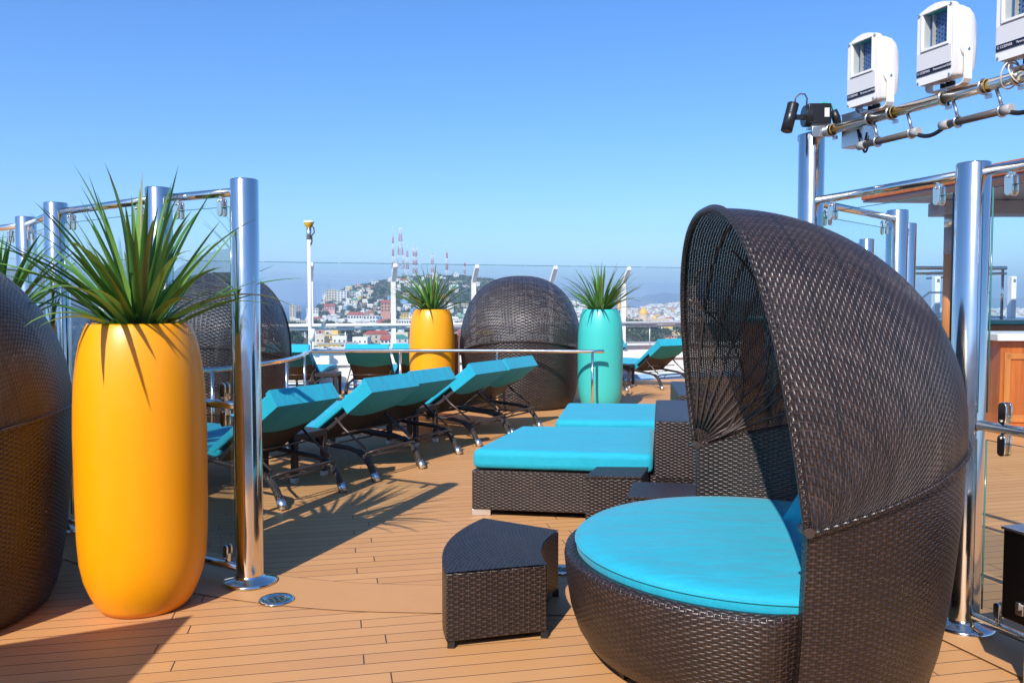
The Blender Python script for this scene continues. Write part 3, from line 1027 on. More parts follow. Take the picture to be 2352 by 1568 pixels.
# ------------------------------------------------------------------ square day beds with head blocks
def quad_prism(b, q, z0, z1):
    b.prism([(p[0], p[1]) for p in q], z0, z1)
    return b
def make_bed(corners, label, hb=True, zc=0.50, hz=0.742):
    fl, fr, br, bl = [Vector((p[0], p[1], 0)) for p in corners]
    root = empty("wicker_day_bed", (fl + fr + br + bl) / 4, 0, label, "day bed", "low square day beds")
    o = root.location.copy()
    L = lambda p: (p.x - o.x, p.y - o.y)
    MB().prism([L(fl), L(fr), L(br), L(bl)], 0.05, 0.345).build("bed_base", M_wick, root, 0.008)
    for p, q in ((fl, (0.07, 0.03)), (bl, (0.07, -0.05)), (fr, (-0.2, 0.04))):
        x, y = L(p)
        MB().box((x + q[0], y + q[1], 0.026), (0.14, 0.05, 0.05)).build("foot", M_cap, root, 0.003)
    def lerp(a, c, t): return a + (c - a) * t
    T = 1 - 0.345 / (fr - fl).length
    cfr = lerp(fl, fr, T); cbr = lerp(bl, br, T)
    k = 0.008
    c = MB()
    P_ = [L(fl), L(cfr), L(cbr), L(bl)]
    c.prism(P_, 0.352, zc)
    mt = c.build("mattress", M_teal, root, 0.045, 4)
    cc = sum((Vector((x, y)) for x, y in P_), Vector((0, 0))) / 4
    for zz_, kk in ((zc - 0.030, 1.0), (0.382, 1.0)):
        ring = []
        for (x, y) in P_:
            v_ = Vector((x, y)); d1 = (cc - v_).normalized() * 0.022
            ring.append((x + d1.x, y + d1.y, zz_))
        MB().tube([Vector(ring[k]).lerp(Vector(ring[(k + 1) % 4]), t) for k in range(4) for t in (0.06, 0.5, 0.94)], 0.0055, 6, closed=True).build("piping", M_teal, mt)
    if hb:
        h = MB()
        h.prism([L(lerp(fl, fr, T + 0.004)), L(fr), L(br), L(lerp(bl, br, T + 0.004))], 0.04, hz)
        h.build("head_block", M_wick, root, 0.012)
    return root
bedA = [W(-0.30, 6.18), W(1.36, 5.93), W(1.56, 7.25), W(0.075, 7.38)]
make_bed(bedA, "nearer low wicker day bed with flat turquoise mattress and head block")
bedB = [W(0.40, 7.72), W(1.86, 7.60), W(2.05, 8.95), W(0.60, 9.05)]
make_bed(bedB, "farther low day bed with turquoise mattress, just behind the nearer one")

def cube_table(corners, h, label):
    P_ = [Vector((p.x, p.y, 0)) for p in corners]
    o = sum(P_, Vector()) / 4
    root = empty("cube_side_table", o, 0, label, "side table", "low wicker cube tables")
    L = [(p.x - o.x, p.y - o.y) for p in P_]
    MB().prism(L, 0.03, h - 0.02).build("table_body", M_wick, root, 0.006)
    MB().prism([(x * 1.02, y * 1.02) for x, y in L], h - 0.018, h).build("table_top", M_wick_top, root, 0.006)
    MB().prism([(x * 0.9, y * 0.9) for x, y in L], 0.0, 0.03).build("base_frame", M_black, root)
cube_table([W(0.498, 5.62), W(0.874, 5.60), W(0.975, 5.93), W(0.607, 5.94)], 0.42, "wicker cube table against the front of the nearer day bed")
cube_table([W(0.70, 5.03), W(1.11, 4.98), W(1.20, 5.39), W(0.80, 5.45)], 0.42, "wicker cube table between the open daybed and the nearer day bed")

# ------------------------------------------------------------------ wedge ottoman
def ottoman():
    LF, RF, RB, BL = W(-0.302, 3.80), W(0.166, 3.927), W(0.255, 4.508), W(-0.163, 4.76)
    o = (LF + RF + RB + BL) / 4
    def arc(a, c, bulge, n_=14):
        d = c - a; nr = Vector((d.y, -d.x, 0)).normalized()
        return [a + d * (k / n_) + nr * bulge * 4 * (k / n_) * (1 - k / n_) for k in range(n_)]
    right = arc(RF, RB, -0.058)
    left = arc(BL, LF, 0.10)
    front = [LF + (RF - LF) * k / 4 for k in range(4)]
    back = [RB + (BL - RB) * k / 4 for k in range(4)]
    out = front + right + back + left
    L = [(p.x - o.x, p.y - o.y) for p in out]
    root = empty("wedge_ottoman", o, 0, "wedge shaped wicker ottoman on the planks beside the open daybed", "ottoman")
    MB().prism(L, 0.035, 0.352, smooth=True).build("body", M_wick, root, 0.006)
    b = MB()
    n_ = 22
    def side(t, pl):
        return pl
    # woven top with strands following the curve
    lft = [BL + (LF - BL) * 0 for _ in range(1)]
    la = arc(LF, BL, -0.10, n_) + [BL]
    ra = arc(RF, RB, -0.058, n_) + [RB]
    def top(u, v):
        i = min(int(v * n_ + 1e-6), n_)
        p = la[i] * (1 - u) + ra[i] * u
        return ((p.x - o.x), (p.y - o.y), 0.360)
    b.grid(top, 10, n_, lambda u, v: (0.55 * v * 1.2, 0.5 * u), smooth=False)
    b.build("top_panel", M_wick_top, root)
    for p in (LF, RF, RB, BL):
        q = p + (o - p) * 0.07
        MB().box((q.x - o.x, q.y - o.y, 0.02), (0.035, 0.035, 0.04)).build("foot", M_black, root, 0.002)
ottoman()

# ------------------------------------------------------------------ unseen deckhouse added for reflections and fill light, cabinet added to cast a shadow
A_ = Vector((-2.30, 2.37, 0))
q_ = [A_ + Vector((-1.45, -0.70, 0)), A_ + Vector((-1.30, -2.0, 0)), A_ + Vector((0.04, -1.35, 0)), A_]  # unseen shadow caster, outline shaped to the shadow on the deck
tc = empty("shadow_caster_cabinet", A_, 0, "unseen teak cabinet shape left of the viewer, added to cast a shadow", "cabinet")
MB().prism([(p.x - A_.x, p.y - A_.y) for p in q_], 0.0, 1.56).build("cabinet_body", M_wood, tc, 0.01)
MB().prism([((p.x - A_.x) * 1.02, (p.y - A_.y) * 1.02) for p in q_], 1.565, 1.60).build("cabinet_top", M_stone, tc, 0.004)
root = empty("deckhouse", (0, -8.0, 0), 0, "unseen white deckhouse with dark windows, added behind the viewer for reflections and fill light", "deckhouse")
MB().box((1, -1.0, 2.6), (22, 2.0, 5.2)).build("wall", M_white, root, 0.02)
for k in range(9):
    MB().box((-8.5 + 2.3 * k, 0.01, 1.7), (1.5, 0.06, 1.5)).build("window", M_darksteel, root)
MB().box((1, 0.25, 3.1), (22, 0.5, 0.12)).build("ledge", M_wood2, root)

M_drain = mat("drain_plate_metal", (0.16, 0.24, 0.24), 0.35, 0.6)
# ------------------------------------------------------------------ floor drains
def drain(p, r, label):
    root = empty("floor_drain", p, 0, label, "drain", "round deck drains")
    b = MB().lathe([(r, 0.006), (r, 0.010), (r * 0.93, 0.014), (r * 0.6, 0.012), (r * 0.56, 0.008)], seg=40)
    b.build("drain_ring", M_chrome, root)
    MB().disc((0, 0, 0.0065), r * 0.57, 32).build("drain_grate", M_drain, root)
    b = MB()
    for k in range(6):
        a = PI * k / 3
        b.disc((r * 0.33 * math.cos(a), r * 0.33 * math.sin(a), 0.008), r * 0.12, 12)
    b.disc((0, 0, 0.008), r * 0.12, 12)
    b.build("grate_holes", M_black, root)
drain(G(635, 1379), 0.094, "round steel deck drain on the margin board by the near post")
drain(G(1292, 1310), 0.085, "round deck drain in the gap between ottoman and open daybed")

# ------------------------------------------------------------------ steel box on pedestal, bottom right
def steel_box():
    c = W(2.035, 3.45)
    d = Vector((0.30, -0.954, 0)).normalized(); s = Vector((0.954, 0.30, 0)).normalized()
    rz = math.atan2(s.y, s.x)
    root = empty("steel_cabinet", c, rz, "dark stainless cabinet on a steel pedestal cut by the bottom right corner", "cabinet")
    MB().box((0.16, -0.22, 0.475), (0.32, 0.44, 0.37)).build("cabinet_body", M_darksteel, root, 0.004)
    MB().box((0.16, -0.22, 0.667), (0.335, 0.455, 0.012)).build("lid", M_steel, root, 0.003)
    MB().box((0.19, -0.22, 0.145), (0.24, 0.34, 0.288)).build("pedestal", M_chrome, root, 0.003)
    b = MB().box((-0.012, -0.10, 0.36), (0.02, 0.035, 0.045))
    b.box((-0.026, -0.10, 0.375), (0.012, 0.018, 0.03))
    b.build("latch", M_steel, root, 0.002)
steel_box()

# ------------------------------------------------------------------ lamp boom with flood lights
BZ = 2.615
Bst = R2 + dR * (-0.10); Ben = R1 + dR * 3.0
def on_boom(u, z=BZ):
    """point of the boom seen at picture column u"""
    best = None
    for k in range(2000):
        t = -0.3 + 3.5 * k / 2000
        p = R2 + dR * t
        uu = 1176 + FP * p.x / (p.y * math.cos(PITCH) + (H - z) * math.sin(PITCH))
        if best is None or abs(uu - u) < best[0]: best = (abs(uu - u), p)
    return Vector((best[1].x, best[1].y, z))
def boom():
    root = empty("lamp_boom", (0, 0, 0), 0, "horizontal polished tube carrying three white flood lights", "lamp boom")
    MB().tube([(Bst.x, Bst.y, BZ), (Ben.x, Ben.y, BZ)], 0.0285, 20).build("boom_tube", M_chrome, root)
    nR = Vector((dR.y, -dR.x, 0))
    z2 = BZ - 0.135
    def seg(u0, u1):
        a = on_boom(u0); c = on_boom(u1)
        MB().tube([(a.x, a.y, z2), (c.x, c.y, z2)], 0.018, 14).build("conduit", M_conduit, root)
        for q, e in ((a, -1), (c, 1)):
            MB().tube([(q.x - dR.x * 0.01 * e, q.y - dR.y * 0.01 * e, z2), (q.x + dR.x * 0.04 * e, q.y + dR.y * 0.04 * e, z2)], 0.0235, 14).build("conduit_sleeve", M_grey, root)
        return a, c
    a1, c1 = seg(1985, 2098)
    a2, c2 = seg(2178, 2308)
    a3, c3 = seg(2400, 2560)
    def cable(p, q, sag):
        pts = []
        for k in range(9):
            t = k / 8
            pts.append((p.x + (q.x - p.x) * t, p.y + (q.y - p.y) * t, z2 - sag * math.sin(PI * t) ))
        MB().tube(pts, 0.011, 8).build("cable", M_black, root)
    cable(c1, a2, 0.035); cable(c2, a3, 0.03)
    for u in (1912, 2002, 2050, 2172, 2264, 2340):
        p = on_boom(u)
        b = MB(); y = MB()
        for k, off in ((0, -0.012), (1, 0.012)):
            q = p + dR * off
            ring = [q + Vector((nR.x * math.cos(t), nR.y * math.cos(t), math.sin(t))) * (0.033 if k == 0 else 0.031) for t in [2 * PI * j / 20 for j in range(20)]]
            (b if k == 0 else y).tube(ring, 0.006 if k == 0 else 0.0032, 6, closed=True)
        b.box(p + Vector((0, 0, -0.045)) - nR * 0.02, (0.03, 0.015, 0.02), math.atan2(dR.y, dR.x))
        cl = b.build("pipe_clamp", M_steel, root)
        if u in (1912, 2050, 2264): y.build("rubber_liner", M_strap, cl)
    for u in (2008, 2085, 2190, 2290):
        p = on_boom(u); q = Vector((p.x, p.y, z2))
        b = MB()
        b.tube([(p.x, p.y, BZ - 0.03), (q.x + dR.x * 0.03, q.y + dR.y * 0.03, z2 + 0.02)], 0.008, 8)
        ring = [q + dR * 0.03 + Vector((nR.x * math.cos(t), nR.y * math.cos(t), math.sin(t))) * 0.026 for t in [2 * PI * j / 16 for j in range(16)]]
        b.tube(ring, 0.006, 6, closed=True)
        b.build("hanger", M_steel, root)
    # loose cable loops
    b = MB()
    for u, rr, tilt in ((2320, 0.055, 0.3), (2335, 0.045, -0.4)):
        p = on_boom(u)
        ring = [p + dR * (tilt * 0.05 * math.sin(t)) + Vector((nR.x * math.cos(t) * rr, nR.y * math.cos(t) * rr, 0.02 + math.sin(t) * rr * 1.1)) for t in [2 * PI * j / 24 for j in range(24)]]
        b.tube(ring, 0.0035, 6, closed=True)
    b.build("cable_loop", M_cream, root)
    b = MB()
    p = on_boom(1960); q = on_boom(1982)
    for k in range(3):
        pts = []
        for j in range(11):
            t = j / 10
            pts.append(p.lerp(q, t + 0.15 * k) + Vector((0, 0, -0.03 - 0.10 * math.sin(PI * t * 0.9) - 0.02 * k)) - nR * 0.03)
        b.tube(pts, 0.006, 6)
    b.build("cable", M_black, root)
    return root
boom()

def junction_box():
    p = on_boom(1945)
    rz = math.atan2(dR.y, dR.x)
    nR = Vector((-dR.y, dR.x, 0)).normalized()
    if nR.x < 0: nR = -nR
    root = empty("junction_box", p + Vector((nR.x * 0.08, nR.y * 0.08, -0.02)), rz, "stained steel junction box behind the left end of the lamp boom", "junction box")
    MB().box((0, 0, 0), (0.17, 0.09, 0.19)).build("box_body", M_steel, root, 0.003)
    MB().box((0, 0.0, 0.098), (0.176, 0.096, 0.008)).build("box_lid", M_steel, root, 0.002)
junction_box()

def camera_spot():
    p = on_boom(1876)
    rz = math.atan2(dR.y, dR.x)
    root = empty("black_spotlight", Vector((p.x, p.y, BZ)), 0, "small black cylinder spotlight on a black box at the boom end", "spotlight")
    root.scale = (0.88, 0.88, 0.88)
    # local axes follow the picture: x right, y away
    MB().box((-0.01, -0.02, 0.125), (0.155, 0.13, 0.135)).build("driver_box", M_blackmetal, root, 0.004)
    MB().box((0.035, -0.0885, 0.13), (0.032, 0.004, 0.06)).build("data_plate", M_print, root)
    b = MB().tube([(-0.105, -0.03, 0.115), (-0.06, -0.03, 0.115)], 0.072, 28); b.build("round_housing", M_blackmetal, root, 0.004)
    b = MB().box((-0.145, -0.05, 0.105), (0.11, 0.02, 0.035)); b.build("swivel_arm", M_blackmetal, root, 0.003)
    ax = Vector((-0.27, -0.15, -0.95)).normalized()
    c0 = Vector((-0.185, -0.06, 0.195))
    cyl = MB()
    prof = [(0.0, 0), (0.036, 0), (0.038, 0.004)]
    pts = [c0, c0 + ax * 0.004]; rs = [0.034, 0.039]
    for k in range(6):
        pts += [c0 + ax * (0.012 + 0.010 * k), c0 + ax * (0.016 + 0.010 * k)]; rs += [0.039, 0.035]
    pts += [c0 + ax * 0.075, c0 + ax * 0.20]; rs += [0.039, 0.039]
    cyl.tube(pts, rs, 28)
    ob = cyl.build("lamp_cylinder", M_blackmetal, root)
    e = MB(); q = c0 + ax * 0.2005
    e.tube([q, q + ax * 0.004], [0.033, 0.032], 24); e.build("lens", M_darksteel, ob)
    pts = [(-0.175, -0.06, 0.195), (-0.17, -0.06, 0.235), (-0.14, -0.055, 0.262), (-0.105, -0.05, 0.262), (-0.085, -0.04, 0.235), (-0.085, -0.03, 0.18)]
    MB().tube(pts, 0.0055, 8).build("cable", M_conduit, root)
    MB().tube([(0.0, -0.02, 0.19), (0.03, -0.02, 0.21), (0.07, 0.0, 0.212), (0.10, 0.0, 0.195), (0.115, 0.01, 0.15)], 0.005, 8).build("cable", M_green, root)
    MB().tube([(0.115, 0.01, 0.165), (0.135, 0.01, 0.115), (0.155, 0.01, 0.04)], [0.026, 0.030, 0.024], 14).build("plug_connector", M_black, root)
    MB().box((0.0, -0.04, 0.035), (0.14, 0.10, 0.012)).build("base_plate", M_steel, root)
    MB().box((0.0, -0.088, 0.0), (0.13, 0.006, 0.07)).build("mount_plate", M_steel, root, 0.003)
camera_spot()

def text_on(body, s, size, M4, parent, name):
    cu = bpy.data.curves.new(name, 'FONT')
    cu.body = s; cu.size = size; cu.extrude = 0.0004
    cu.align_x = 'LEFT'; cu.align_y = 'CENTER'
    cu.materials.append(M_print)
    t_ = bpy.data.objects.new("tmp_text", cu); C.objects.link(t_)
    bpy.context.view_layer.update()
    me = bpy.data.meshes.new_from_object(t_)
    bpy.data.objects.remove(t_)
    o = bpy.data.objects.new(name, me); C.objects.link(o)
    o.parent = parent
    o.matrix_local = M4
    return o

def make_flood(p, label):
    # local frame: +X across the face (towards the viewer's right), -Y out of the face, Z up
    fx = dR                                  # towards camera / right
    root = empty("flood_light", p, math.atan2(fx.y, fx.x), label, "flood light", "white flood lights on the boom")
    # face normal = -Y local; local y = left of dR -> check it points away from picture side
    Wd, Ht = 0.265, 0.385
    z0 = 0.065
    def outline(k=1.0, dz=0.0, arch=0.022):
        pts = []
        hw = Wd / 2 * k
        zt = z0 + Ht * 0.5 + Ht * 0.5 * k; zb = z0 + Ht * 0.5 - Ht * 0.5 * k
        r = 0.022 * k
        for a in (-90, -60, -30, 0): pts.append((hw - r + r * math.cos(R(a)), zb + r + r * math.sin(R(a))))
        pts.append((hw * 1.01, (zb + zt) / 2))
        for a in (0, 30, 60, 90): pts.append((hw - r + r * math.cos(R(a)), zt - r + r * math.sin(R(a))))
        for t in (0.25, 0.5, 0.75): pts.append(((hw - r) * (1 - 2 * t), zt + arch * math.sin(PI * t)))
        for a in (90, 120, 150, 180): pts.append((-hw + r + r * math.cos(R(a)), zt - r + r * math.sin(R(a))))
        pts.append((-hw * 1.01, (zb + zt) / 2))
        for a in (180, 210, 240, 270): pts.append((-hw + r + r * math.cos(R(a)), zb + r + r * math.sin(R(a))))
        return pts
    def loft(rings, cap0=True, cap1=True):
        b = MB(); ids = []
        for (pts, y) in rings: ids.append([b.vert((x, y, z)) for x, z in pts])
        for i in range(len(ids) - 1):
            n_ = len(ids[i])
            for k in range(n_):
                l = (k + 1) % n_
                b.face([ids[i][k], ids[i + 1][k], ids[i + 1][l], ids[i][l]], None, 0, True)
        if cap0: b.face(ids[0])
        if cap1: b.face(ids[-1][::-1])
        return b
    o1 = outline()
    # front frame built as ring around the window
    wx0, wx1, wz0, wz1 = -0.085, 0.098, z0 + 0.185, z0 + 0.365
    b = loft([(o1, -0.045), (o1, -0.018), (outline(0.985), -0.008)], cap0=False, cap1=False)
    # face with a hole
    yF = -0.045
    outer = [b.vert((x, yF, z)) for x, z in o1]
    hole = [(wx0, wz0), (wx1, wz0), (wx1, wz1), (wx0, wz1)]
    b2 = MB()
    n_ = len(o1)
    # split the face: bands below, above, left and right of the window
    def clipx(z):  # half width at height z
        return Wd / 2 * 1.0
    zb, zt = z0 + 0.002, z0 + Ht
    low = [(x, z) for x, z in o1 if z < z0 + 0.1]
    lowp = [(-Wd / 2, wz0)] + [q for q in o1 if q[1] < z0 + 0.1 and q[0] < 0] + [q for q in o1 if q[1] < z0 + 0.1 and q[0] > 0] + [(Wd / 2, wz0)]
    b.poly([(x, yF, z) for x, z in lowp])
    top = [(Wd / 2, wz1)] + [q for q in o1 if q[1] > z0 + Ht - 0.05] + [(-Wd / 2, wz1)]
    b.poly([(x, yF, z) for x, z in top])
    b.poly([(wx1, yF, wz0), (Wd / 2, yF, wz0), (Wd / 2, yF, wz1), (wx1, yF, wz1)])
    b.poly([(-Wd / 2, yF, wz0), (wx0, yF, wz0), (wx0, yF, wz1), (-Wd / 2, yF, wz1)])
    b.build("front_frame", M_whiteplastic, root)
    # raised window bezel
    bz = MB()
    for (x0, x1, za, zb2) in ((wx0 - 0.012, wx1 + 0.012, wz0 - 0.014, wz0), (wx0 - 0.012, wx1 + 0.012, wz1, wz1 + 0.008), (wx0 - 0.012, wx0, wz0, wz1), (wx1, wx1 + 0.008, wz0, wz1)):
        bz.box(((x0 + x1) / 2, yF - 0.004, (za + zb2) / 2), (x1 - x0, 0.010, zb2 - za))
    bz.build("window_bezel", M_whiteplastic, root, 0.002)
    # lamp chamber
    ch = MB()
    yb = -0.002
    ch.poly([(wx0, yb, wz0), (wx1, yb, wz0), (wx1, yb, wz1), (wx0, yb, wz1)], m=0)
    ch.poly([(wx0, yF, wz0), (wx0, yb, wz0), (wx0, yb, wz1), (wx0, yF, wz1)], m=2)
    ch.poly([(wx1, yF, wz0), (wx1, yF, wz1), (wx1, yb, wz1), (wx1, yb, wz0)], m=2)
    ch.poly([(wx0, yF, wz1), (wx0, yb, wz1), (wx1, yb, wz1), (wx1, yF, wz1)], m=1)
    ch.poly([(wx0, yF, wz0), (wx1, yF, wz0), (wx1, yb, wz0), (wx0, yb, wz0)], m=2)
    co = ch.build("reflector", [M_led, M_ledteal, M_whiteplastic], root)
    dt = MB()
    for i in range(7):
        for j in range(6):
            cx = wx0 + 0.05 + 0.022 * j; cz = wz0 + 0.018 + 0.024 * i + (0.012 if j % 2 else 0)
            if cz < wz1 - 0.02:
                dt.box((cx, yb - 0.003, cz), (0.005, 0.004, 0.005))
    dt.build("led_dots", M_navy, co)
    fr = MB()
    fr.box((wx0 + 0.045, yb - 0.012, (wz0 + wz1) / 2), (0.006, 0.02, wz1 - wz0 - 0.01))
    fr.build("inner_frame", M_cream, co)
    g = MB(); g.poly([(wx0, yF + 0.006, wz0), (wx1, yF + 0.006, wz0), (wx1, yF + 0.006, wz1), (wx0, yF + 0.006, wz1)])
    g.build("window_glass", M_lampglass, root)
    # rear shell, bulging in side view
    sh = []
    for (y, k) in ((-0.018, 0.955), (0.03, 0.95), (0.07, 0.91), (0.10, 0.82), (0.12, 0.66), (0.128, 0.45)):
        pts = outline(1.0)
        q = []
        for x, z in pts:
            cz = z0 + Ht * 0.45
            q.append((x * (0.93 if y < 0.08 else 0.93 * (1 - (y - 0.08) * 3)), cz + (z - cz) * k))
        sh.append((q, y))
    loft(sh, False, True).build("rear_shell", M_whiteplastic, root)
    # plain face panel and sticker
    MB().box((0, yF - 0.0015, z0 + 0.117), (Wd - 0.012, 0.003, 0.10)).build("face_panel", M_greyface, root)
    st = MB().box((0, yF - 0.0025, z0 + 0.062), (Wd - 0.012, 0.004, 0.030)).build("sticker", M_navy, root)
    Mx = Matrix.Translation((-Wd / 2 + 0.014, yF - 0.0052, z0 + 0.062)) @ Matrix.Rotation(PI / 2, 4, 'X')
    text_on(None, "C COEMAR", 0.0185, Mx, st, "lettering")
    Mx = Matrix.Translation((0.0, yF - 0.0052, z0 + 0.062)) @ Matrix.Rotation(PI / 2, 4, 'X')
    text_on(None, "Panorama Led RGB", 0.0165, Mx, st, "lettering")
    for sx, zz in ((-1, z0 + 0.014), (1, z0 + 0.014), (-1, z0 + Ht - 0.014), (1, z0 + Ht - 0.014)):
        MB().tube([(sx * (Wd / 2 - 0.016), yF + 0.004, zz), (sx * (Wd / 2 - 0.016), yF - 0.006, zz)], 0.007, 12).build("screw", M_steel, root)
    # U bracket
    zp = z0 + 0.145; yp = 0.045
    for sx in (-1, 1):
        x = sx * (Wd / 2 + 0.006)
        MB().tube([(sx * (Wd / 2 - 0.008), yp, zp), (sx * (Wd / 2 + 0.004), yp, zp)], 0.034, 24).build("pivot_disc", M_greyface, root)
        MB().tube([(sx * (Wd / 2 + 0.004), yp, zp), (sx * (Wd / 2 + 0.016), yp, zp)], 0.008, 12).build("pivot_bolt", M_steel, root)
    b = MB()
    path = []
    hw = Wd / 2 + 0.010
    path = [(-hw, zp + 0.022), (-hw, z0 + 0.03), (-hw, z0 - 0.005), (-hw + 0.012, z0 - 0.022), (-hw + 0.035, z0 - 0.03), (hw - 0.035, z0 - 0.03), (hw - 0.012, z0 - 0.022), (hw, z0 - 0.005), (hw, z0 + 0.03), (hw, zp + 0.022)]
    t = 0.0035; wy = 0.024
    rows = []
    for i, (x, z) in enumerate(path):
        a = Vector(path[max(i - 1, 0)]); c = Vector(path[min(i + 1, len(path) - 1)])
        tt = (c - a).normalized(); nr = Vector((-tt.y, tt.x))
        rows.append([b.vert((x + nr.x * t, yp - wy, z + nr.y * t)), b.vert((x + nr.x * t, yp + wy, z + nr.y * t)), b.vert((x - nr.x * t, yp + wy, z - nr.y * t)), b.vert((x - nr.x * t, yp - wy, z - nr.y * t))])
    for i in range(len(rows) - 1):
        for k in range(4):
            l = (k + 1) % 4
            b.face([rows[i][k], rows[i][l], rows[i + 1][l], rows[i + 1][k]])
    b.face(rows[0][::-1]); b.face(rows[-1])
    b.build("bracket", M_whiteplastic, root)
    MB().box((0, yp, 0.012), (0.05, 0.05, 0.045)).build("mount_block", M_steel, root, 0.004)
    root.scale = (0.83, 1.02, 0.95)
    for x in (-0.035, 0.005, 0.035):
        MB().tube([(x, yp, z0 + 0.004), (x, yp, z0 - 0.018)], 0.015, 12).build("cable_gland", M_black, root)
    MB().tube([(0.005, yp, z0 - 0.015), (0.012, yp - 0.01, z0 - 0.05), (0.03, yp - 0.03, 0.0), (0.05, yp - 0.035, -0.06)], 0.006, 8).build("cable", M_black, root)
    MB().tube([(-0.035, yp, z0 - 0.015), (-0.03, yp - 0.01, 0.02), (0.0, yp - 0.04, -0.01), (0.03, yp - 0.04, -0.05)], 0.006, 8).build("cable", M_black, root)
    return root
for (u, lab) in ((1992, "white flood light farthest along the boom, lowest of the three"), (2160, "middle white flood light on the boom"), (2352, "white flood light cut by the top right corner")):
    p = on_boom(u)
    make_flood(Vector((p.x, p.y, BZ + 0.02)), lab)

# ------------------------------------------------------------------ outer bulwark, rails and wind glass
def at_u(u, x0, y0, dx, dy):
    k = (u - 1176) / FP
    # x0 + t dx = k (y0 + t dy)
    t = (k * y0 - x0) / (dx - k * dy)
    return Vector((x0 + t * dx, y0 + t * dy, 0))
F0 = (-3.66, 15.1); FD = Vector((0.947, 0.30, 0)).normalized()
FI = Vector((FD.y, -FD.x, 0))          # inward
def fpt(t, z=0.0, off=0.0):
    return Vector((F0[0] + FD.x * t + FI.x * off, F0[1] + FD.y * t + FI.y * off, z))
posts_t = []
for u in (-140, 60, 235, 390, 545, 714, 903, 1087, 1264, 1430, 1590):
    q = at_u(u, F0[0], F0[1], FD.x, FD.y)
    posts_t.append((q.x - F0[0]) / FD.x)
T0, T1 = posts_t[0] - 1.0, 15.0
root = empty("white_bulwark", (0, 0, 0), 0, "low solid white bulwark wall at the deck edge behind the far loungers", "bulwark")
b = MB()
a0, a1 = fpt(T0), fpt(T1)
def bar(b, t0, t1, z0_, z1_, o0, o1_):
    q = [fpt(t0, 0, o0), fpt(t1, 0, o0), fpt(t1, 0, o1_), fpt(t0, 0, o1_)]
    b.prism([(p.x, p.y) for p in q][::-1] if False else [(p.x, p.y) for p in (q[3], q[2], q[1], q[0])], z0_, z1_)
bar(b, T0, T1, 0.0, 0.66, -0.14, -0.08)
b.build("wall_plate", M_white, root)
b = MB(); bar(b, T0, T1, 0.665, 0.735, -0.20, -0.02); b.build("cap_rail", M_white, root, 0.012)
b = MB(); bar(b, T0, T1, 0.42, 0.45, -0.078, -0.03); b.build("stringer", M_white, root, 0.005)
b = MB(); bar(b, T0, T1, 0.002, 0.10, -0.078, -0.02); b.build("waterway_kerb", mat("pale_blue_deck_paint", (0.30, 0.50, 0.72), 0.5), root)
for t in posts_t[:-1]:
    b = MB()
    q = [fpt(t + 0.72, 0.0, -0.078), fpt(t + 0.72, 0.66, -0.078), fpt(t + 0.72, 0.0, 0.16)]
    q2 = [fpt(t + 0.74, 0.0, -0.078), fpt(t + 0.74, 0.66, -0.078), fpt(t + 0.74, 0.0, 0.16)]
    A = [b.vert(p) for p in q]; B = [b.vert(p) for p in q2]
    b.face(A); b.face(B[::-1])
    for k in range(3): b.face([A[k], B[k], B[(k + 1) % 3], A[(k + 1) % 3]])
    b.build("stiffener", M_white, root)

root = empty("outer_wind_screen", (0, 0, 0), 0, "tall white framed glass windbreak along the deck edge", "glass screen")
for t in posts_t:
    b = MB()
    d2 = FD * 0.042
    prof = [(-0.0, 0.735), (0.0, 2.01), (0.30, 2.30), (0.30, 2.24), (0.07, 1.97), (0.07, 0.735)]
    A = [b.vert(fpt(t, z, o) - d2) for o, z in prof]; B = [b.vert(fpt(t, z, o) + d2) for o, z in prof]
    b.face([A[0], A[1], A[4], A[5]]); b.face([A[1], A[2], A[3], A[4]])
    b.face([B[5], B[4], B[1], B[0]]); b.face([B[4], B[3], B[2], B[1]])
    for k in range(6):
        l = (k + 1) % 6
        b.face([A[k], B[k], B[l], A[l]])
    b.build("post", M_white, root, 0.004)
for i in range(len(posts_t) - 1):
    ta, tb_ = posts_t[i] + 0.035, posts_t[i + 1] - 0.035
    b = MB()
    b.poly([fpt(ta, 1.19, -0.01), fpt(tb_, 1.19, -0.01), fpt(tb_, 2.01, -0.01), fpt(ta, 2.01, -0.01)])
    g = b.build("glass_pane", M_glass2, root)
    b = MB()
    b.poly([fpt(ta, 2.02, -0.01), fpt(tb_, 2.02, -0.01), fpt(tb_, 2.30, 0.29), fpt(ta, 2.30, 0.29)])
    g = b.build("leaning_pane", M_glass2, root)
    MB().tube([fpt(ta, 2.30, 0.29), fpt(tb_, 2.30, 0.29)], 0.005, 4).build("pane_edge", M_glassedge, g)
    b = MB()
    b.poly([fpt(ta, 0.75, -0.01), fpt(tb_, 0.75, -0.01), fpt(tb_, 1.08, -0.01), fpt(ta, 1.08, -0.01)])
    b.build("low_pane", M_glass2, root)
for z, r, o in ((1.168, 0.031, 0.09), (1.100, 0.021, 0.02), (0.76, 0.012, 0.05)):
    MB().tube([fpt(T0, z, o), fpt(posts_t[-1] + 0.2, z, o)], r, 12).build("rail", M_white, root)
for t in posts_t[:-1]:
    MB().tube([fpt(t + 0.62, 0.735, 0.0), fpt(t + 0.62, 1.1, 0.0)], 0.010, 8).build("baluster", M_white, root)

